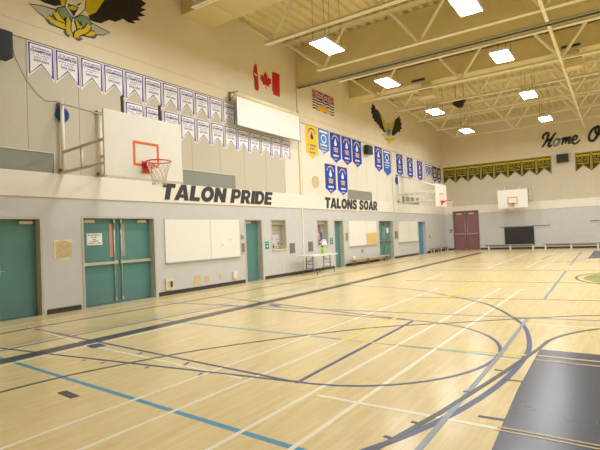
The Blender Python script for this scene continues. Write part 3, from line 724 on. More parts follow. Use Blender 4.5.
# =================================================================== FLAGS
r = thing('red_and_white_flag', 'red and white flag with a maple leaf hung over the projector screen', 'flag', (0.012, 13.0, 6.85))
def zf(p): return lw(245+p[0]/11.25, 60+p[1]/11.25)
m = MB(); m.prism(LW, [zf(p) for p in [(112, 45), (300, 130), (385, 160), (388, 415), (300, 385), (140, 350), (85, 150)]], 0.001, 0.016, mat('cream_flag_field', '#e9dcb4', 0.8, 0.03, 1.2)); m.build('field', r)
m = MB(); m.prism(LW, [zf(p) for p in [(108, 45), (124, 52), (138, 180), (150, 310), (142, 350), (110, 330), (104, 230), (86, 150)]], 0.016, 0.03, FLAG_RED); m.build('hoist_band', r)
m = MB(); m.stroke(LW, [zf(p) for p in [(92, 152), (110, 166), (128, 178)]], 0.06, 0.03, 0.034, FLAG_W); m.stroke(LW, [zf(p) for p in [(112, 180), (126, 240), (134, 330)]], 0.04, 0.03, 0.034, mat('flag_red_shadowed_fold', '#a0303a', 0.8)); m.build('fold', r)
m = MB(); m.prism(LW, [zf(p) for p in [(302, 135), (382, 162), (385, 416), (308, 385), (318, 360), (302, 350)]], 0.016, 0.03, FLAG_RED); m.build('fly_band', r)
leaf = [(0, 1), (.13, .72), (.28, .8), (.22, .38), (.42, .58), (.47, .46), (.76, .5), (.66, .24), (.78, .16), (.4, -.16), (.44, -.3), (.06, -.24), (.03, -.62)]
leaf = leaf+[(-a, b) for a, b in leaf[::-1]][0:-1]
m = MB(); m.prism(LW, [(13.68+0.44*a, 7.2+0.42*b) for a, b in leaf], 0.016, 0.022, FLAG_RED); m.build('maple_leaf', r)

r = thing('blue_and_white_flag', 'small flag of red crosses, blue waves and a golden sun on the plaster', 'flag', (0.012, 16.86, 6.9))
U = lambda a, b: (16.87+1.82*a, 6.9+0.82*b)
m = MB(); m.prism(LW, [U(0, 0), U(1, 0), U(1, 1), U(0, 1)], 0.001, 0.018, FLAG_W); m.build('field', r)
m = MB(); m.prism(LW, [U(0, .56), U(1, .56), U(1, 1), U(0, 1)], 0.018, 0.020, FLAG_BLUE)
for p, q in ((U(0, .56), U(1, 1)), (U(0, 1), U(1, .56))): m.stroke(LW, [p, q], 0.08, 0.018, 0.0225, FLAG_W)
for p, q in ((U(0.01, .57), U(.99, .99)), (U(.01, .99), U(.99, .57))): m.stroke(LW, [p, q], 0.05, 0.018, 0.024, FLAG_RED)
m.stroke(LW, [U(.5, .56), U(.5, 1)], 0.13, 0.018, 0.0255, FLAG_W); m.stroke(LW, [U(0, .78), U(1, .78)], 0.10, 0.018, 0.0255, FLAG_W)
m.stroke(LW, [U(.5, .56), U(.5, 1)], 0.08, 0.018, 0.027, FLAG_RED); m.stroke(LW, [U(0, .78), U(1, .78)], 0.06, 0.018, 0.027, FLAG_RED); m.build('crosses', r)
for k, zz in enumerate((.47, .32, .17, .025)):
    m = MB(); m.stroke(LW, [U(t/16, zz+.02*math.sin(t*1.2)) for t in range(17)], 0.062, 0.018, 0.021, FLAG_BLUE); m.build('wave', r)
m = MB(); su = [U(.5+.31*math.cos(math.radians(t))*(1.0 if i % 2 else 1.25), 0.0+.30*math.sin(math.radians(t))*(1.0 if i % 2 else 1.25)) for i, t in enumerate(range(0, 181, 9))]; m.prism(LW, su, 0.018, 0.026, FLAG_GOLD); m.build('sun', r)

# =================================================================== BANNERS
def marks(m, fr, u, v, wd, ht, n, d0, d1, mt, seed=0, gap=0.25):
    """a row of small printed strokes standing for a line of print too small to read"""
    rnd = random.Random(seed); x = u; cw = wd/n
    for i in range(n):
        ww = cw*(1-gap)*rnd.uniform(0.7, 1.05)
        if rnd.random() > 0.1: m.fbox(fr, x, x+ww, v+ht*rnd.uniform(0, 0.15), v+ht*rnd.uniform(0.8, 1.0), d0, d1, mt)
        x += cw
def champ_banner(y, z, notch, year, seed, label, group):
    r = thing('championship_banner', label, 'banner', (0.0, y, z), group)
    W_, H_ = 0.585, 0.81
    out = [(y, z), (y+W_, z), (y+W_, z-H_), (y+W_/2, z-notch), (y, z-H_)]
    m = MB(); m.prism(LW, out, 0.004, 0.010, BANNER_W); cl = m.build('cloth', r)
    e = 0.035; ins = [(y+e, z-e), (y+W_-e, z-e), (y+W_-e, z-H_+0.085), (y+W_/2, z-notch+0.045), (y+e, z-H_+0.085)]
    m = MB(); m.stroke(LW, ins, 0.026, 0.010, 0.0112, PURPLE, closed=True); m.build('border', cl)
    m = MB(); cx = y+W_/2
    marks(m, LW, cx-0.2, z-0.135, 0.40, 0.035, 13, 0.010, 0.0112, PURPLE, seed)
    m.text(LW, 'CHAMPIONS', cx-0.225, z-0.22, 0.45, 0.07, 0.010, 0.0112, PURPLE, 0, 0.04)
    marks(m, LW, cx-0.2, z-0.28, 0.40, 0.03, 12, 0.010, 0.0112, PURPLE, seed+1, 0.45)
    marks(m, LW, cx-0.15, z-0.335, 0.30, 0.03, 9, 0.010, 0.0112, PURPLE, seed+2, 0.45)
    m.text(LW, year, cx-0.17, z-0.42, 0.34, 0.055, 0.010, 0.0112, PURPLE, 0, 0.02)
    m.build('lettering', cl)
    return r
protos = {}
for row, (y0, z, pitch, num, notch) in enumerate(((5.20, 6.03, 0.613, 11, 0.50), (7.64, 5.225, 0.6235, 12, 0.52))):
    for k in range(num):
        year = ['2003/2004', '2003-2004', '2002/2003'][min(k, 2)] if row == 0 else '2001/2002'
        where = 'the upper row' if row == 0 else 'the lower row'
        lb = 'white purple-edged swallowtail champions banner, %s in %s counting from the camera end' % (ORD[k], where)
        if row == 0 and k == num-1: lb = 'white champions banner partly hidden behind the projector screen end'
        key = (row, year); gp = 'white champions banners'
        if key not in protos: protos[key] = champ_banner(y0+pitch*k, z, notch, year, 10*row+k, lb, gp)
        else: dup(protos[key], (0, y0+pitch*k, z), lb)
# cord the pennants hang from
m = MB(); m.tube([(0.01, 4.9, 6.045), (0.01, 15.6, 6.05)], 0.006, CABLE, seg=5); m.tube([(0.01, 15.8, 6.11), (0.01, 34.3, 6.1)], 0.006, CABLE, seg=5)
tag(m.build('hanging_cord', loc=(0.01, 4.9, 6.04)), 'thin dark cord along the panel tops above the rows of banners', 'cord')

def tall_banner(y, z, wd, tip, cloth, label, style, group='pointed blue and yellow banners'):
    r = thing('pointed_banner', label, 'banner', (0.0, y, z), group)
    sh = z-tip-0.26*wd/0.92; cx = y+wd/2
    out = [(y, z), (y+wd, z), (y+wd, z-sh), (cx, tip), (y, z-sh)]
    m = MB(); m.prism(LW, out, 0.003, 0.009, cloth); cl = m.build('cloth', r)
    if style != 'narrow':
        e = 0.02; m = MB(); m.stroke(LW, [(y+e, z-sh-0.02), (cx, tip+0.03), (y+wd-e, z-sh-0.02)], 0.03, 0.009, 0.0102, INK_W); m.build('hem', cl)
    m = MB(); h = z-tip; D = (0.009, 0.0102); s = wd/0.92
    if style in ('blue', 'yellow', 'low'):
        ik = INK_B if style == 'yellow' else GOLD; iw = INK_B if style == 'yellow' else INK_W
        for a in range(20, 161, 14):
            uu = cx+0.29*s*math.cos(math.radians(a)); vv = z-0.36+0.26*math.sin(math.radians(a)); m.fbox(LW, uu-0.03*s, uu+0.03*s, vv-0.03, vv+0.03, D[0], D[1], ik)
        m.prism(LW, [(cx, z-0.2), (cx+0.07*s, z-0.36), (cx+0.13*s, z-0.46), (cx+0.06*s, z-0.56), (cx-0.06*s, z-0.56), (cx-0.13*s, z-0.46), (cx-0.07*s, z-0.36)], D[0], D[1], iw)
        if style == 'yellow':
            marks(m, LW, cx-0.3, z-0.86, 0.6, 0.1, 8, D[0], D[1], INK_B, 3); marks(m, LW, cx-0.2, z-0.99, 0.4, 0.08, 6, D[0], D[1], INK_B, 4); marks(m, LW, cx-0.22, z-1.15, 0.44, 0.08, 7, D[0], D[1], INK_B, 5)
        else:
            for i in range(3): m.fbox(LW, cx-(0.19-0.02*i)*s, cx+0.2*s, z-0.69-0.075*i, z-0.64-0.075*i, D[0], D[1], GOLD)
            marks(m, LW, cx-0.22*s, z-1.06, 0.46*s, 0.1, 6, D[0], D[1], INK_W, 6, 0.12); marks(m, LW, cx-0.14*s, z-1.2, 0.3*s, 0.06, 5, D[0], D[1], INK_W if style == 'low' else GOLD, 7)
    elif style == 'light':
        for a in range(0, 360, 24):
            uu = cx+0.2*s*math.cos(math.radians(a)); vv = z-0.4+0.17*math.sin(math.radians(a)); m.fbox(LW, uu-0.04*s, uu+0.04*s, vv-0.03, vv+0.03, D[0], D[1], INK_W)
        m.fbox(LW, cx-0.36*s, cx+0.36*s, z-0.14, z-0.06, D[0], D[1], INK_W)
        marks(m, LW, cx-0.3*s, z-0.72, 0.6*s, 0.09, 6, D[0], D[1], INK_W, 8, 0.1)
        marks(m, LW, cx-0.3*s, z-0.86, 0.6*s, 0.07, 7, D[0], D[1], GOLD if h < 1.3 else INK_W, 9, 0.1); marks(m, LW, cx-0.22*s, z-0.98, 0.44*s, 0.06, 6, D[0], D[1], INK_W, 11)
    elif style == 'narrow':
        for k in range(9): m.fbox(LW, cx-0.07, cx+0.07, z-0.12-0.12*k, z-0.07-0.12*k, D[0], D[1], INK_B)
    elif style == 'olive':
        m.fbox(LW, cx-0.3*s, cx+0.3*s, z-0.45, z-0.18, D[0], D[1], GB_YEL); m.fbox(LW, cx-0.2*s, cx+0.24*s, z-0.72, z-0.52, D[0], D[1], GOLD); marks(m, LW, cx-0.3*s, z-0.95, 0.6*s, 0.12, 5, D[0], D[1], INK_W, 12)
    m.build('printing', cl)
    return r
tall_banner(16.25, 6.09, 0.93, 4.67, YELLOW_B, 'yellow pointed banner with blue print, beside the projector screen', 'yellow')
tall_banner(17.24, 6.10, 0.88, 4.98, LBLUE_B, 'light blue pointed banner next to the yellow one', 'light')
pb = tall_banner(18.23, 6.09, 0.96, 4.71, BLUE_B, 'royal blue pointed banner, first after the light blue one', 'blue')
dup(pb, (0, 19.30, 6.09), 'royal blue pointed banner in the middle of the three by the light blue one')
dup(pb, (0, 20.36, 6.09), 'royal blue pointed banner on the near side of the small wall speaker')
dup(pb, (0, 22.88, 6.09), 'royal blue pointed banner on the far side of the small wall speaker')
tall_banner(24.0, 6.05, 0.98, 4.57, mat('mid_blue_banner', '#2f63bd', 0.85, 0.06, 10), 'mid blue pointed banner with white print, longest in its row', 'light')
dup(pb, (0, 25.83, 6.05), 'royal blue pointed banner above the far coil of blue rope')
dup(pb, (0, 27.5, 6.04), 'royal blue pointed banner between two narrow white dotted banners')
dup(pb, (0, 29.24, 6.02), 'royal blue pointed banner past the second narrow white banner')
PALE_B = mat('pale_blue_white_banner', '#e6e4e2', 0.9, 0.03, 10)
tb = tall_banner(26.86, 6.0, 0.56, 4.9, PALE_B, 'narrow white banner with blue dots, first of three between blue banners', 'narrow')
dup(tb, (0, 28.55, 6.0), 'narrow white banner with blue dots, middle one of three between blue banners'); dup(tb, (0, 30.28, 6.0), 'narrow white banner with blue dots, last of three before the corner cluster')
sb = tall_banner(30.88, 5.98, 0.62, 5.12, mat('striped_blue_banner', '#6f78b8', 0.85, 0.1, 10), 'short pale blue banner at the start of the corner cluster', 'light')
dup(sb, (0, 31.56, 5.97), 'second short pale blue banner in the corner cluster')
ob = tall_banner(32.24, 5.97, 0.9, 4.8, mat('deep_blue_banner', '#2a3590', 0.85, 0.1, 10), 'deep blue banner with olive print, second from the corner', 'olive')
dup(ob, (0, 33.24, 5.96), 'deep blue banner with olive print, hung against the corner')
lbn = tall_banner(17.68, 4.63, 0.93, 3.27, BLUE_B, 'royal blue pointed banner hung low, nearer of the two over TALONS SOAR', 'low')
dup(lbn, (0, 18.79, 4.61), 'royal blue pointed banner hung low, farther of the two over TALONS SOAR')

def green_banner(x, label):
    z = 6.055; W_ = 0.885; r = thing('black_and_yellow_banner', label, 'banner', (x, YB, z), 'black and yellow back wall banners')
    m = MB(); m.prism(BW, [(x, z), (x+W_, z), (x+W_, z-1.18), (x+W_/2, z-0.82), (x, z-1.18)], 0.003, 0.009, GB_BLACK); cl = m.build('cloth', r)
    e = 0.035; m = MB(); m.stroke(BW, [(x+e, z-e), (x+W_-e, z-e), (x+W_-e, z-1.1), (x+W_/2, z-0.76), (x+e, z-1.1)], 0.04, 0.009, 0.0102, GB_YEL, closed=True); m.build('border', cl)
    m = MB(); cx = x+W_/2; D = (0.009, 0.0102)
    m.fbox(BW, x+0.08, x+W_-0.08, z-0.24, z-0.12, *D, mat('bright_yellow_ink', '#cbb521', 0.9)); marks(m, BW, cx-0.33, z-0.38, 0.66, 0.1, 9, *D, GB_YEL, 1, 0.2); marks(m, BW, cx-0.33, z-0.5, 0.66, 0.08, 11, *D, GB_YEL, 2, 0.2)
    marks(m, BW, cx-0.33, z-0.6, 0.66, 0.07, 11, *D, GB_YEL, 4, 0.2); m.fbox(BW, cx-0.3, cx+0.3, z-0.72, z-0.66, *D, GB_YEL); m.build('printing', cl)
    return r
g0 = green_banner(0.0, 'black and yellow swallowtail banner against the left corner of the back wall')
gl = ['second', 'third', 'fourth', 'fifth', 'sixth', 'seventh', 'eighth']
for k in range(1, 8): dup(g0, (0.0+0.887*k, YB, 6.055), 'black and yellow swallowtail banner, %s from the left corner of the back wall' % gl[k-1])
for k in range(4): dup(g0, (8.42+0.887*k, YB, 6.03), 'black and yellow swallowtail banner, %s past the back wall speaker' % ORD[k])

# =================================================================== WALL EQUIPMENT
def wall_speaker(fr, u0, u1, v0, v1, d0, d1, label, base):
    r = thing('wall_speaker', label, 'speaker', base, 'wall speakers')
    m = MB(); a = 0.05*(u1-u0); m.prism(lambda u, v, d: fr(u, v, d), [(u0, v0), (u1, v0+0.02), (u1, v1), (u0, v1)], d0, d1, BLACK); m.build('cabinet', r, bevel=0.012)
    m = MB(); m.fbox(fr, u0+0.04, u1-0.04, v0+0.05, v1-0.04, d1, d1+0.012, BLACK_GRILLE); g = m.build('grille', r)
    m = MB(); cu_ = (u0+u1)/2; m.fbox(fr, cu_-0.08, cu_+0.08, (v0+v1)/2-0.1, (v0+v1)/2+0.1, 0.0, d0, GREYSTEEL); m.build('bracket', r)
wall_speaker(LW, 4.05, 4.72, 5.37, 5.93, 0.1, 0.42, 'large dark loudspeaker at the near end of the left wall', (0, 4.4, 5.42))
wall_speaker(LW, 21.55, 22.15, 5.49, 5.95, 0.06, 0.26, 'small dark loudspeaker between blue banners on the left wall', (0, 21.9, 5.49))
wall_speaker(BW, 7.42, 8.08, 5.52, 6.05, 0.06, 0.3, 'dark loudspeaker on the back wall between banner groups', (7.75, YB, 5.52))
m = MB(); m.tube([(0.01,)+lw(*p) for p in [(12, 46), (15, 58), (21, 70), (26, 80), (36, 93), (45, 101), (56, 101.5), (61, 104)]], 0.0045, CABLE, seg=5)
tag(m.build('wall_cable', loc=(0.01, 4.66, 5.4)), 'thin dark cable drooping from the near loudspeaker to the hoop post', 'cable')

# projector screen
r = thing('projector_screen', 'wide white pull-down projector screen beneath the maple leaf flag', 'screen', (0, 13.45, 5.2))
m = MB(); ycs = [11.58, 15.36]
m.tube([(0.35, ycs[0], 6.24), (0.35, ycs[1], 6.24)], 0.075, CASEM, seg=14); m.build('case', r)
m = MB(); m.box(0.345, 0.352, 11.64, 15.29, 5.22, 6.2, SCREEN); m.build('screen_cloth', r)
m = MB(); m.box(0.34, 0.357, 11.615, 11.64, 5.2, 6.19, SCREENBACK); m.box(0.34, 0.357, 15.29, 15.315, 5.2, 6.19, SCREENBACK); m.build('side_hem', r)
m = MB(); m.tube([(0.349, 11.6, 5.2), (0.349, 15.33, 5.2)], 0.02, SCREENBACK); m.build('bottom_rod', r)
for yy in (11.68, 15.22):
    m = MB(); m.box(0.001, 0.02, yy-0.05, yy+0.05, 6.08, 6.38, GREYSTEEL); m.bar((0.02, yy, 6.34), (0.37, yy, 6.34), 0.03, GREYSTEEL); m.bar((0.02, yy, 6.1), (0.34, yy, 6.33), 0.022, GREYSTEEL); m.bar((0.36, yy, 6.34), (0.36, yy, 6.3), 0.022, GREYSTEEL); m.build('bracket', r)

# whiteboards
def whiteboard(a, b, z0, z1, seams, label, cork=None):
    r = thing('whiteboard', label, 'whiteboard', (0, (a+b)/2, z0), 'whiteboards on the left wall')
    m = MB(); m.box(0.0, 0.02, a+0.012, b-0.012, z0+0.012, z1-0.012, WHITE)
    m.build('writing_panel', r)
    m = MB(); t = 0.014
    m.box(0, 0.026, a, b, z1-t, z1, LOUV_FR); m.box(0, 0.026, a, a+t, z0+t, z1-t, LOUV_FR); m.box(0, 0.026, b-t, b, z0+t, z1-t, LOUV_FR)
    for s in seams: m.box(0.02, 0.024, s-0.012, s+0.012, z0+t, z1-t, LOUV_FR)
    m.build('trim_frame', r)
    m = MB(); m.box(0, 0.07, a, b, z0-0.012, z0+t, FRAMEM); m.build('pen_tray', r)
    if cork: m = MB(); m.box(0.02, 0.025, cork[0], cork[1], cork[2], cork[3], CORK); m.build('cork_panel', r)
whiteboard(8.78, 11.92, 0.9, 2.14, [10.56], 'large whiteboard beside the teal double doors')
whiteboard(19.6, 22.7, 0.9, 2.12, [21.45], 'whiteboard with a tan cork square, below TALONS SOAR', (21.47, 22.68, 0.93, 1.5))
whiteboard(25.65, 28.75, 0.88, 2.12, [27.3], 'whiteboard farthest along the left wall, before the blue door')
for k, (a, b, z0, z1, lb) in enumerate([(10.98, 11.2, 1.17, 1.48, 'lower white paper sheet stuck to the large whiteboard'), (11.38, 11.6, 1.28, 1.66, 'upper white paper sheet stuck to the large whiteboard')]):
    m = MB(); m.box(0.0205, 0.023, a, b, z0, z1, PAPER)
    marks(m, LW, a+0.03, (z0+z1)/2, 0.15, 0.015, 6, 0.023, 0.0235, PURPLE, k); marks(m, LW, a+0.03, (z0+z1)/2-0.05, 0.15, 0.015, 6, 0.023, 0.0235, PURPLE, k+4)
    tag(m.build('paper_sheet', loc=(0.0205, a, z0)), lb, 'paper', 'paper sheets')
m = MB(); m.box(DD+0.0005, DD+0.003, 24.42, 24.7, 1.45, 1.74, PAPER); marks(m, LW, 24.46, 1.62, 0.2, 0.02, 6, DD+0.003, DD+0.0035, LETTER, 3)
tag(m.build('paper_sheet', loc=(DD, 24.42, 1.45)), 'white paper sheet taped to the far teal double door', 'paper', 'paper sheets')

# notice on the near double door
r = thing('door_notice', 'white notice with dark lines of print on the near teal double door', 'notice', (DD, 6.55, 1.5))
m = MB(); m.box(DD+0.0005, DD+0.004, 6.57, 6.98, 1.49, 1.775, PAPER); m.build('sheet', r)
m = MB()
for k, (off, n) in enumerate(((0.03, 12), (0.11, 7), (0.16, 3), (0.1, 8), (0.04, 12))): marks(m, LW, 6.57+off, 1.72-0.05*k, 0.41-2*off, 0.03, n, DD+0.004, DD+0.0046, LETTER, k, 0.2)
m.build('lettering', r)

# bare square patch between the first doors
r = thing('wall_patch', 'square of bare tan plaster with torn white edges between the near doors', 'wall patch', (0, 5.87, 1.18))
m = MB(); m.box(0.0, 0.006, 5.68, 6.07, 1.2, 1.63, PATCH); m.build('plaster', r)
m = MB()
m.prism(LW, [(5.66, 1.64), (5.75, 1.645), (5.86, 1.635), (5.98, 1.65), (6.085, 1.64), (6.085, 1.55), (6.03, 1.575), (5.95, 1.61), (5.8, 1.605), (5.7, 1.6), (5.69, 1.22), (5.66, 1.19)], 0.0, 0.008, PATCH_EDGE)
m.prism(LW, [(5.8, 1.185), (6.05, 1.18), (6.05, 1.22), (5.9, 1.235), (5.8, 1.21)], 0.0, 0.008, PATCH_EDGE); m.build('torn_edge', r)

# signs, grilles, boxes
def plate(name, a, b, z0, z1, d, mt, label, cat, face=None, group=None, base=0.0):
    r = thing(name, label, cat, (base, (a+b)/2, z0), group)
    m = MB(); m.box(base, base+d, a, b, z0, z1, mt); m.build('plate', r, bevel=min(0.004, d/3))
    if face: face(r, a, b, z0, z1, base+d)
    return r
def sign_face(r, a, b, z0, z1, d):
    m = MB(); cx = (a+b)/2; m.fbox(LW, cx-0.035, cx+0.035, (z0+z1)/2-0.06, (z0+z1)/2-0.01, d, d+0.001, INK_W); marks(m, LW, cx-0.07, z1-0.08, 0.14, 0.03, 4, d, d+0.001, INK_W, 2); m.build('symbol', r)
plate('door_sign', 13.28, 13.5, 1.08, 1.35, 0.012, TEAL_SIGN, 'small teal sign with white symbol before the nearer service window', 'sign', sign_face, 'teal door signs')
plate('door_sign', 17.88, 18.11, 1.08, 1.36, 0.012, TEAL_SIGN, 'small teal sign with white symbol past the farther service window', 'sign', sign_face, 'teal door signs')
def louv_face(r, a, b, z0, z1, d):
    m = MB(); n = 8; h = (z1-z0-0.04)/n
    for k in range(n): m.fbox(LW, a+0.02, b-0.02, z0+0.02+k*h, z0+0.02+(k+0.6)*h, d, d+0.008, BROWN_GREY)
    m.build('slats', r)
plate('vent_grille', 14.79, 15.15, 0.84, 1.23, 0.012, BROWN_GREY, 'brown grey vent grille between the nearer service window and the wall joint', 'vent', louv_face, 'brown vent grilles')
plate('vent_grille', 16.1, 16.46, 0.85, 1.25, 0.012, BROWN_GREY, 'brown grey vent grille above the folding table', 'vent', louv_face, 'brown vent grilles')
def phone_face(r, a, b, z0, z1, d):
    m = MB(); m.fbox(LW, a+0.02, b-0.02, z0+0.04, z1-0.04, d, d+0.02, BROWN_GREY); m.build('recess', r)
plate('wall_panel', 11.97, 12.13, 1.0, 1.38, 0.03, IVORY, 'ivory wall phone panel at the edge of the third teal door', 'wall panel', phone_face)
plate('light_switch', 11.97, 12.13, 1.45, 1.63, 0.015, FRAMEM, 'switch plate above the ivory phone panel', 'switch', lambda r, a, b, z0, z1, d: (lambda m: (m.fbox(LW, a+0.03, a+0.06, z0+0.03, z1-0.03, d, d+0.01, BROWN_GREY), m.fbox(LW, b-0.06, b-0.03, z0+0.03, z1-0.03, d, d+0.01, BROWN_GREY), m.build('toggle', r)))(MB()))
plate('wall_panel', 25.15, 25.45, 1.12, 1.53, 0.04, BROWN_GREY, 'brown grey wall panel between the far double doors and last whiteboard', 'wall panel', phone_face)
plate('wall_panel', 19.3, 19.45, 1.15, 1.6, 0.03, IVORY, 'slim ivory control panel before the cork whiteboard', 'wall panel', phone_face)
def inter_face(r, a, b, z0, z1, d):
    m = MB(); m.fbox(LW, a+0.07, b-0.04, z0+0.06, z1-0.07, d, d+0.006, BROWNW); m.fbox(LW, a+0.15, b-0.05, z0+0.07, z1-0.08, d+0.006, d+0.01, BASEB); m.build('socket_recess', r)
plate('socket_box', 8.74, 9.02, 0.15, 0.46, 0.05, IVORY, 'ivory socket box low on the wall under the large whiteboard', 'outlet', inter_face)
plate('cover_plate', 9.8, 10.1, 0.16, 0.44, 0.006, BROWNW, 'larger tan cover plate low under the large whiteboard', 'cover plate', None, 'tan cover plates')
plate('cover_plate', 10.25, 10.45, 0.2, 0.4, 0.006, BROWNW, 'middle tan cover plate low under the large whiteboard', 'cover plate', None, 'tan cover plates')
plate('cover_plate', 10.9, 10.99, 0.25, 0.4, 0.006, BROWNW, 'smallest tan cover plate low under the large whiteboard', 'cover plate', None, 'tan cover plates')
plate('outlet_box', 11.5, 11.68, 0.2, 0.42, 0.06, WHITE_STEEL, 'white outlet box low on the wall by the third teal door', 'outlet', None)
plate('outlet_plate', 14.27, 14.38, 0.27, 0.43, 0.01, IVORY, 'small ivory outlet plate under the nearer service window', 'outlet', None)
plate('outlet_plate', 20.9, 21.02, 0.55, 0.72, 0.02, BROWN_GREY, 'small grey outlet above the wooden bench', 'outlet', None)
plate('outlet_plate', 31.0, 31.15, 0.95, 1.2, 0.02, BROWN_GREY, 'small grey switch past the blue door', 'switch', None)
def plaq_face(r, a, b, z0, z1, d):
    m = MB(); cx, cz = (a+b)/2, (z0+z1)/2; m.prism(LW, [(cx+0.3*math.cos(t), cz+0.26*math.sin(t)) for t in [2*math.pi*i/24 for i in range(24)]], d, d+0.01, PATCH); m.build('round_face', r)
plate('wall_plaque', 16.46, 17.24, 3.46, 4.05, 0.012, PANEL_PALE, 'pale square plaque with a tan disc, below the yellow banner', 'plaque', plaq_face)
r = thing('fire_alarm', 'small dark red alarm box beside the maroon doors', 'alarm', (0.4, YB, 1.25))
m = MB(); m.fbox(BW, 0.33, 0.45, 1.27, 1.5, 0.0, 0.06, mat('dark_red_plastic', '#7c3840', 0.5)); m.build('box', r); m = MB(); m.fbox(BW, 0.355, 0.425, 1.33, 1.39, 0.06, 0.075, WHITE_STEEL); m.build('pull_bar', r)
# faint conduit on the far left wall
m = MB(); m.tube([(0.05, 25.05, 2.7), (0.05, 25.05, 6.0)], 0.018, PANEL_PALE, seg=6); tag(m.build('conduit_pipe', loc=(0.05, 25.05, 2.7)), 'thin cream conduit pipe up the wall before the far hoop post', 'pipe')

# service-window contents
r = thing('poster', 'pale lilac poster with dark figures inside the nearer service window', 'poster', (-0.23, 14.0, 1.05))
m = MB(); m.box(-0.232, -0.226, 13.72, 14.42, 1.06, 1.58, POSTER); m.build('sheet', r)
m = MB(); rnd = random.Random(4)
for k in range(26):
    a = 13.74+rnd.random()*0.6; b = 1.08+rnd.random()*rnd.random()*0.44; m.fbox(LW, a, a+rnd.uniform(0.03, 0.1), b, b+rnd.uniform(0.02, 0.07), -0.226, -0.2245, rnd.choice([BLACK, EAG_SLATE, LETTER, POSTER, PURPLE]))
m.build('picture', r)
def bottle(x, y, z, s, label):
    r = thing('spray_bottle', label, 'bottle', (x, y, z), 'lime green bottles'); m = MB()
    m.tube([(x, y, z), (x, y, z+0.02*s), (x, y, z+0.17*s), (x, y, z+0.21*s), (x, y, z+0.24*s)], [0.055*s, 0.06*s, 0.06*s, 0.03*s, 0.025*s], GREEN_BOT, seg=14); m.build('body', r)
    m = MB(); m.tube([(x, y, z+0.24*s), (x, y, z+0.31*s)], 0.028*s, BLACK, seg=10); m.bar((x, y-0.02*s, z+0.3*s), (x, y+0.07*s, z+0.3*s), 0.03*s, BLACK); m.build('spray_head', r)
bottle(0.55, 16.3, 0.745, 1.05, 'lime green spray bottle standing on the folding table')
bottle(-0.12, 14.42, 1.04, 0.6, 'small lime green bottle on the nearer service window sill')
r = thing('notice_pile', 'bundle of blue and pink notices hanging inside the farther service window', 'notices', (-0.23, 17.3, 1.2))
cols = ['#5f79b5', '#b56a86', '#3f6fa0', '#c5cbe0', '#3b7c7c', '#d98e9c']
for k, (a, b, z0, z1) in enumerate([(16.95, 17.2, 1.15, 1.75), (17.2, 17.5, 1.5, 1.9), (17.3, 17.6, 1.25, 1.62), (17.12, 17.36, 1.3, 1.6), (16.9, 17.15, 1.12, 1.45), (17.25, 17.42, 1.28, 1.45)]):
    m = MB(); m.box(-0.232, -0.228+0.003*k, a, b, z0, z1, mat('notice_%s' % cols[k][1:], cols[k], 0.85, 0.12, 20)); m.build('sheet', r)
r = thing('crumpled_papers', 'white crumpled papers on the farther service window sill', 'papers', (-0.1, 17.45, 1.08))
m = MB(); m.prism(lambda u, v, d: (-0.16+d, u, v), [(17.22, 1.08), (17.66, 1.08), (17.6, 1.2), (17.52, 1.32), (17.42, 1.25), (17.3, 1.2)], 0, 0.14, PAPER); m.build('papers', r)
m = MB(); m.box(-0.17, -0.02, 16.95, 17.2, 1.08, 1.14, BLACK); tag(m.build('dark_box', loc=(-0.1, 17.05, 1.08)), 'small dark box on the farther service window sill', 'box')

# folding table
r = thing('folding_table', 'long off-white folding table with grey wishbone legs by the wall', 'table', (0.68, 15.77, 0))
m = MB(); m.box(0.3, 1.06, 14.86, 16.68, 0.70, 0.745, TABLE_TOP); m.build('tabletop', r, bevel=0.012)
for yy in (15.12, 16.4):
    m = MB()
    for xx in (0.53, 0.83):
        m.tube([(xx, yy, 0.7), (xx, yy, 0.22), (xx+(0.18 if xx > 0.7 else -0.18), yy, 0.1), (xx+(0.2 if xx > 0.7 else -0.2), yy, 0.0)], 0.019, GREYSTEEL)
    for zz in (0.52, 0.4, 0.24): m.tube([(0.53, yy, zz), (0.83, yy, zz)], 0.012, GREYSTEEL)
    m.build('leg', r)
    m = MB(); s = 1 if yy < 15.8 else -1; m.tube([(0.68, yy, 0.5), (0.68, yy+s*0.22, 0.66), (0.68, yy+s*0.4, 0.69)], 0.01, GREYSTEEL); m.build('brace', r)

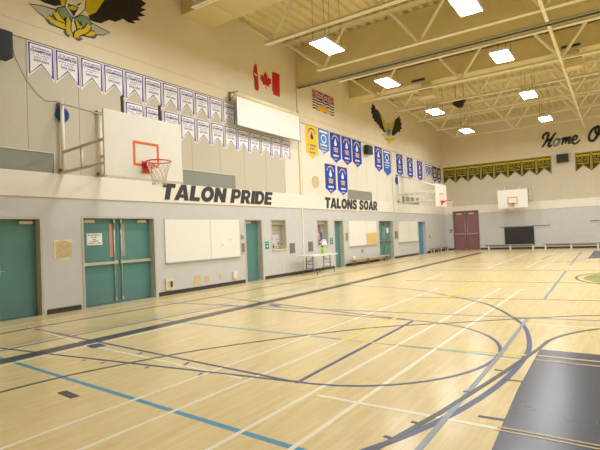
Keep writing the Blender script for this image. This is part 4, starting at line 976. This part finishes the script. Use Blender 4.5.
# benches
def bench(fr, u0, u1, d0, d1, h, seatm, legm, legs, label, base, both=True):
    r = thing('bench', label, 'bench', base, 'long low benches')
    m = MB(); m.fbox(fr, u0, u1, h-0.045, h, d0, d1, seatm); m.build('seat', r, bevel=0.008)
    m = MB(); m.fbox(fr, u0+0.1, u1-0.1, h-0.14, h-0.045, (d0+d1)/2-0.02, (d0+d1)/2+0.02, seatm); m.build('stretcher', r)
    for u in legs:
        m = MB()
        for dd in (d0+0.03, d1-0.07): m.fbox(fr, u-0.035, u+0.035, 0, h-0.045, dd, dd+0.04, legm)
        m.fbox(fr, u-0.03, u+0.03, h-0.1, h-0.045, d0+0.07, d1-0.07, legm)
        m.build('leg', r)
bench(LW, 19.25, 23.4, 0.16, 0.4, 0.31, mat('worn_bench_wood', '#cbb48a', 0.5, 0.08, 10), GREYSTEEL, (19.5, 20.9, 23.1), 'long wooden bench by the wall under the cork whiteboard', (0.27, 21.6, 0))
bench(LW, 30.6, 34.1, 0.12, 0.4, 0.3, mat('grey_tan_bench', '#a89c88', 0.6, 0.08, 8), WHITE_STEEL, (30.8, 32.3, 33.8), 'low grey brown bench in the far left corner', (0.27, 32.3, 0))
bench(BW, 2.9, 6.05, 0.9, 1.25, 0.36, BENCH_PALE, WHITE_STEEL, (3.2, 4.55, 5.9), 'long pale bench before the black mat on the back wall', (4.4, YB-1.1, 0))
bench(BW, 6.45, 9.95, 0.9, 1.25, 0.36, BENCH_PALE, WHITE_STEEL, (6.62, 8.05, 9.45), 'long pale bench along the back wall, past the black mat', (8.2, YB-1.1, 0))
r = thing('cup', 'small white cup on the near end of the wooden bench', 'cup', (0.27, 19.5, 0.31)); m = MB(); m.tube([(0.27, 19.5, 0.312), (0.27, 19.5, 0.44)], [0.06, 0.075], PAPER, seg=12); m.build('cup', r)

# black mat and rails on the back wall
r = thing('wall_mat', 'black padded mat hung on the back wall beneath the hoop', 'mat', (4.95, YB, 0.23))
m = MB(); m.fbox(BW, 4.04, 5.86, 0.24, 1.49, 0.012, 0.1, MATBLK); m.build('pad', r, bevel=0.02)
m = MB()
for k in range(1, 3): m.fbox(BW, 4.04+0.607*k-0.008, 4.04+0.607*k+0.008, 0.26, 1.47, 0.1, 0.103, BLACK)
m.build('seam', r)
def rail(u0, u1, v, label):
    r = thing('wall_rail', label, 'rail', ((u0+u1)/2, YB, v), 'dark wall rails'); m = MB(); m.tube([BW(u0, v, 0.13), BW(u1, v+0.0, 0.13)], 0.016, BASEB); m.build('bar', r)
    for t in (0.1, 0.9): m = MB(); uu = u0+(u1-u0)*t; m.fbox(BW, uu-0.015, uu+0.015, v-0.02, v+0.0, 0.0, 0.13, BASEB); m.build('bracket', r)
rail(3.75, 6.85, 1.53, 'dark rail across the top of the black mat')
rail(9.05, 12.0, 1.70, 'dark rail on the back wall far from the mat')
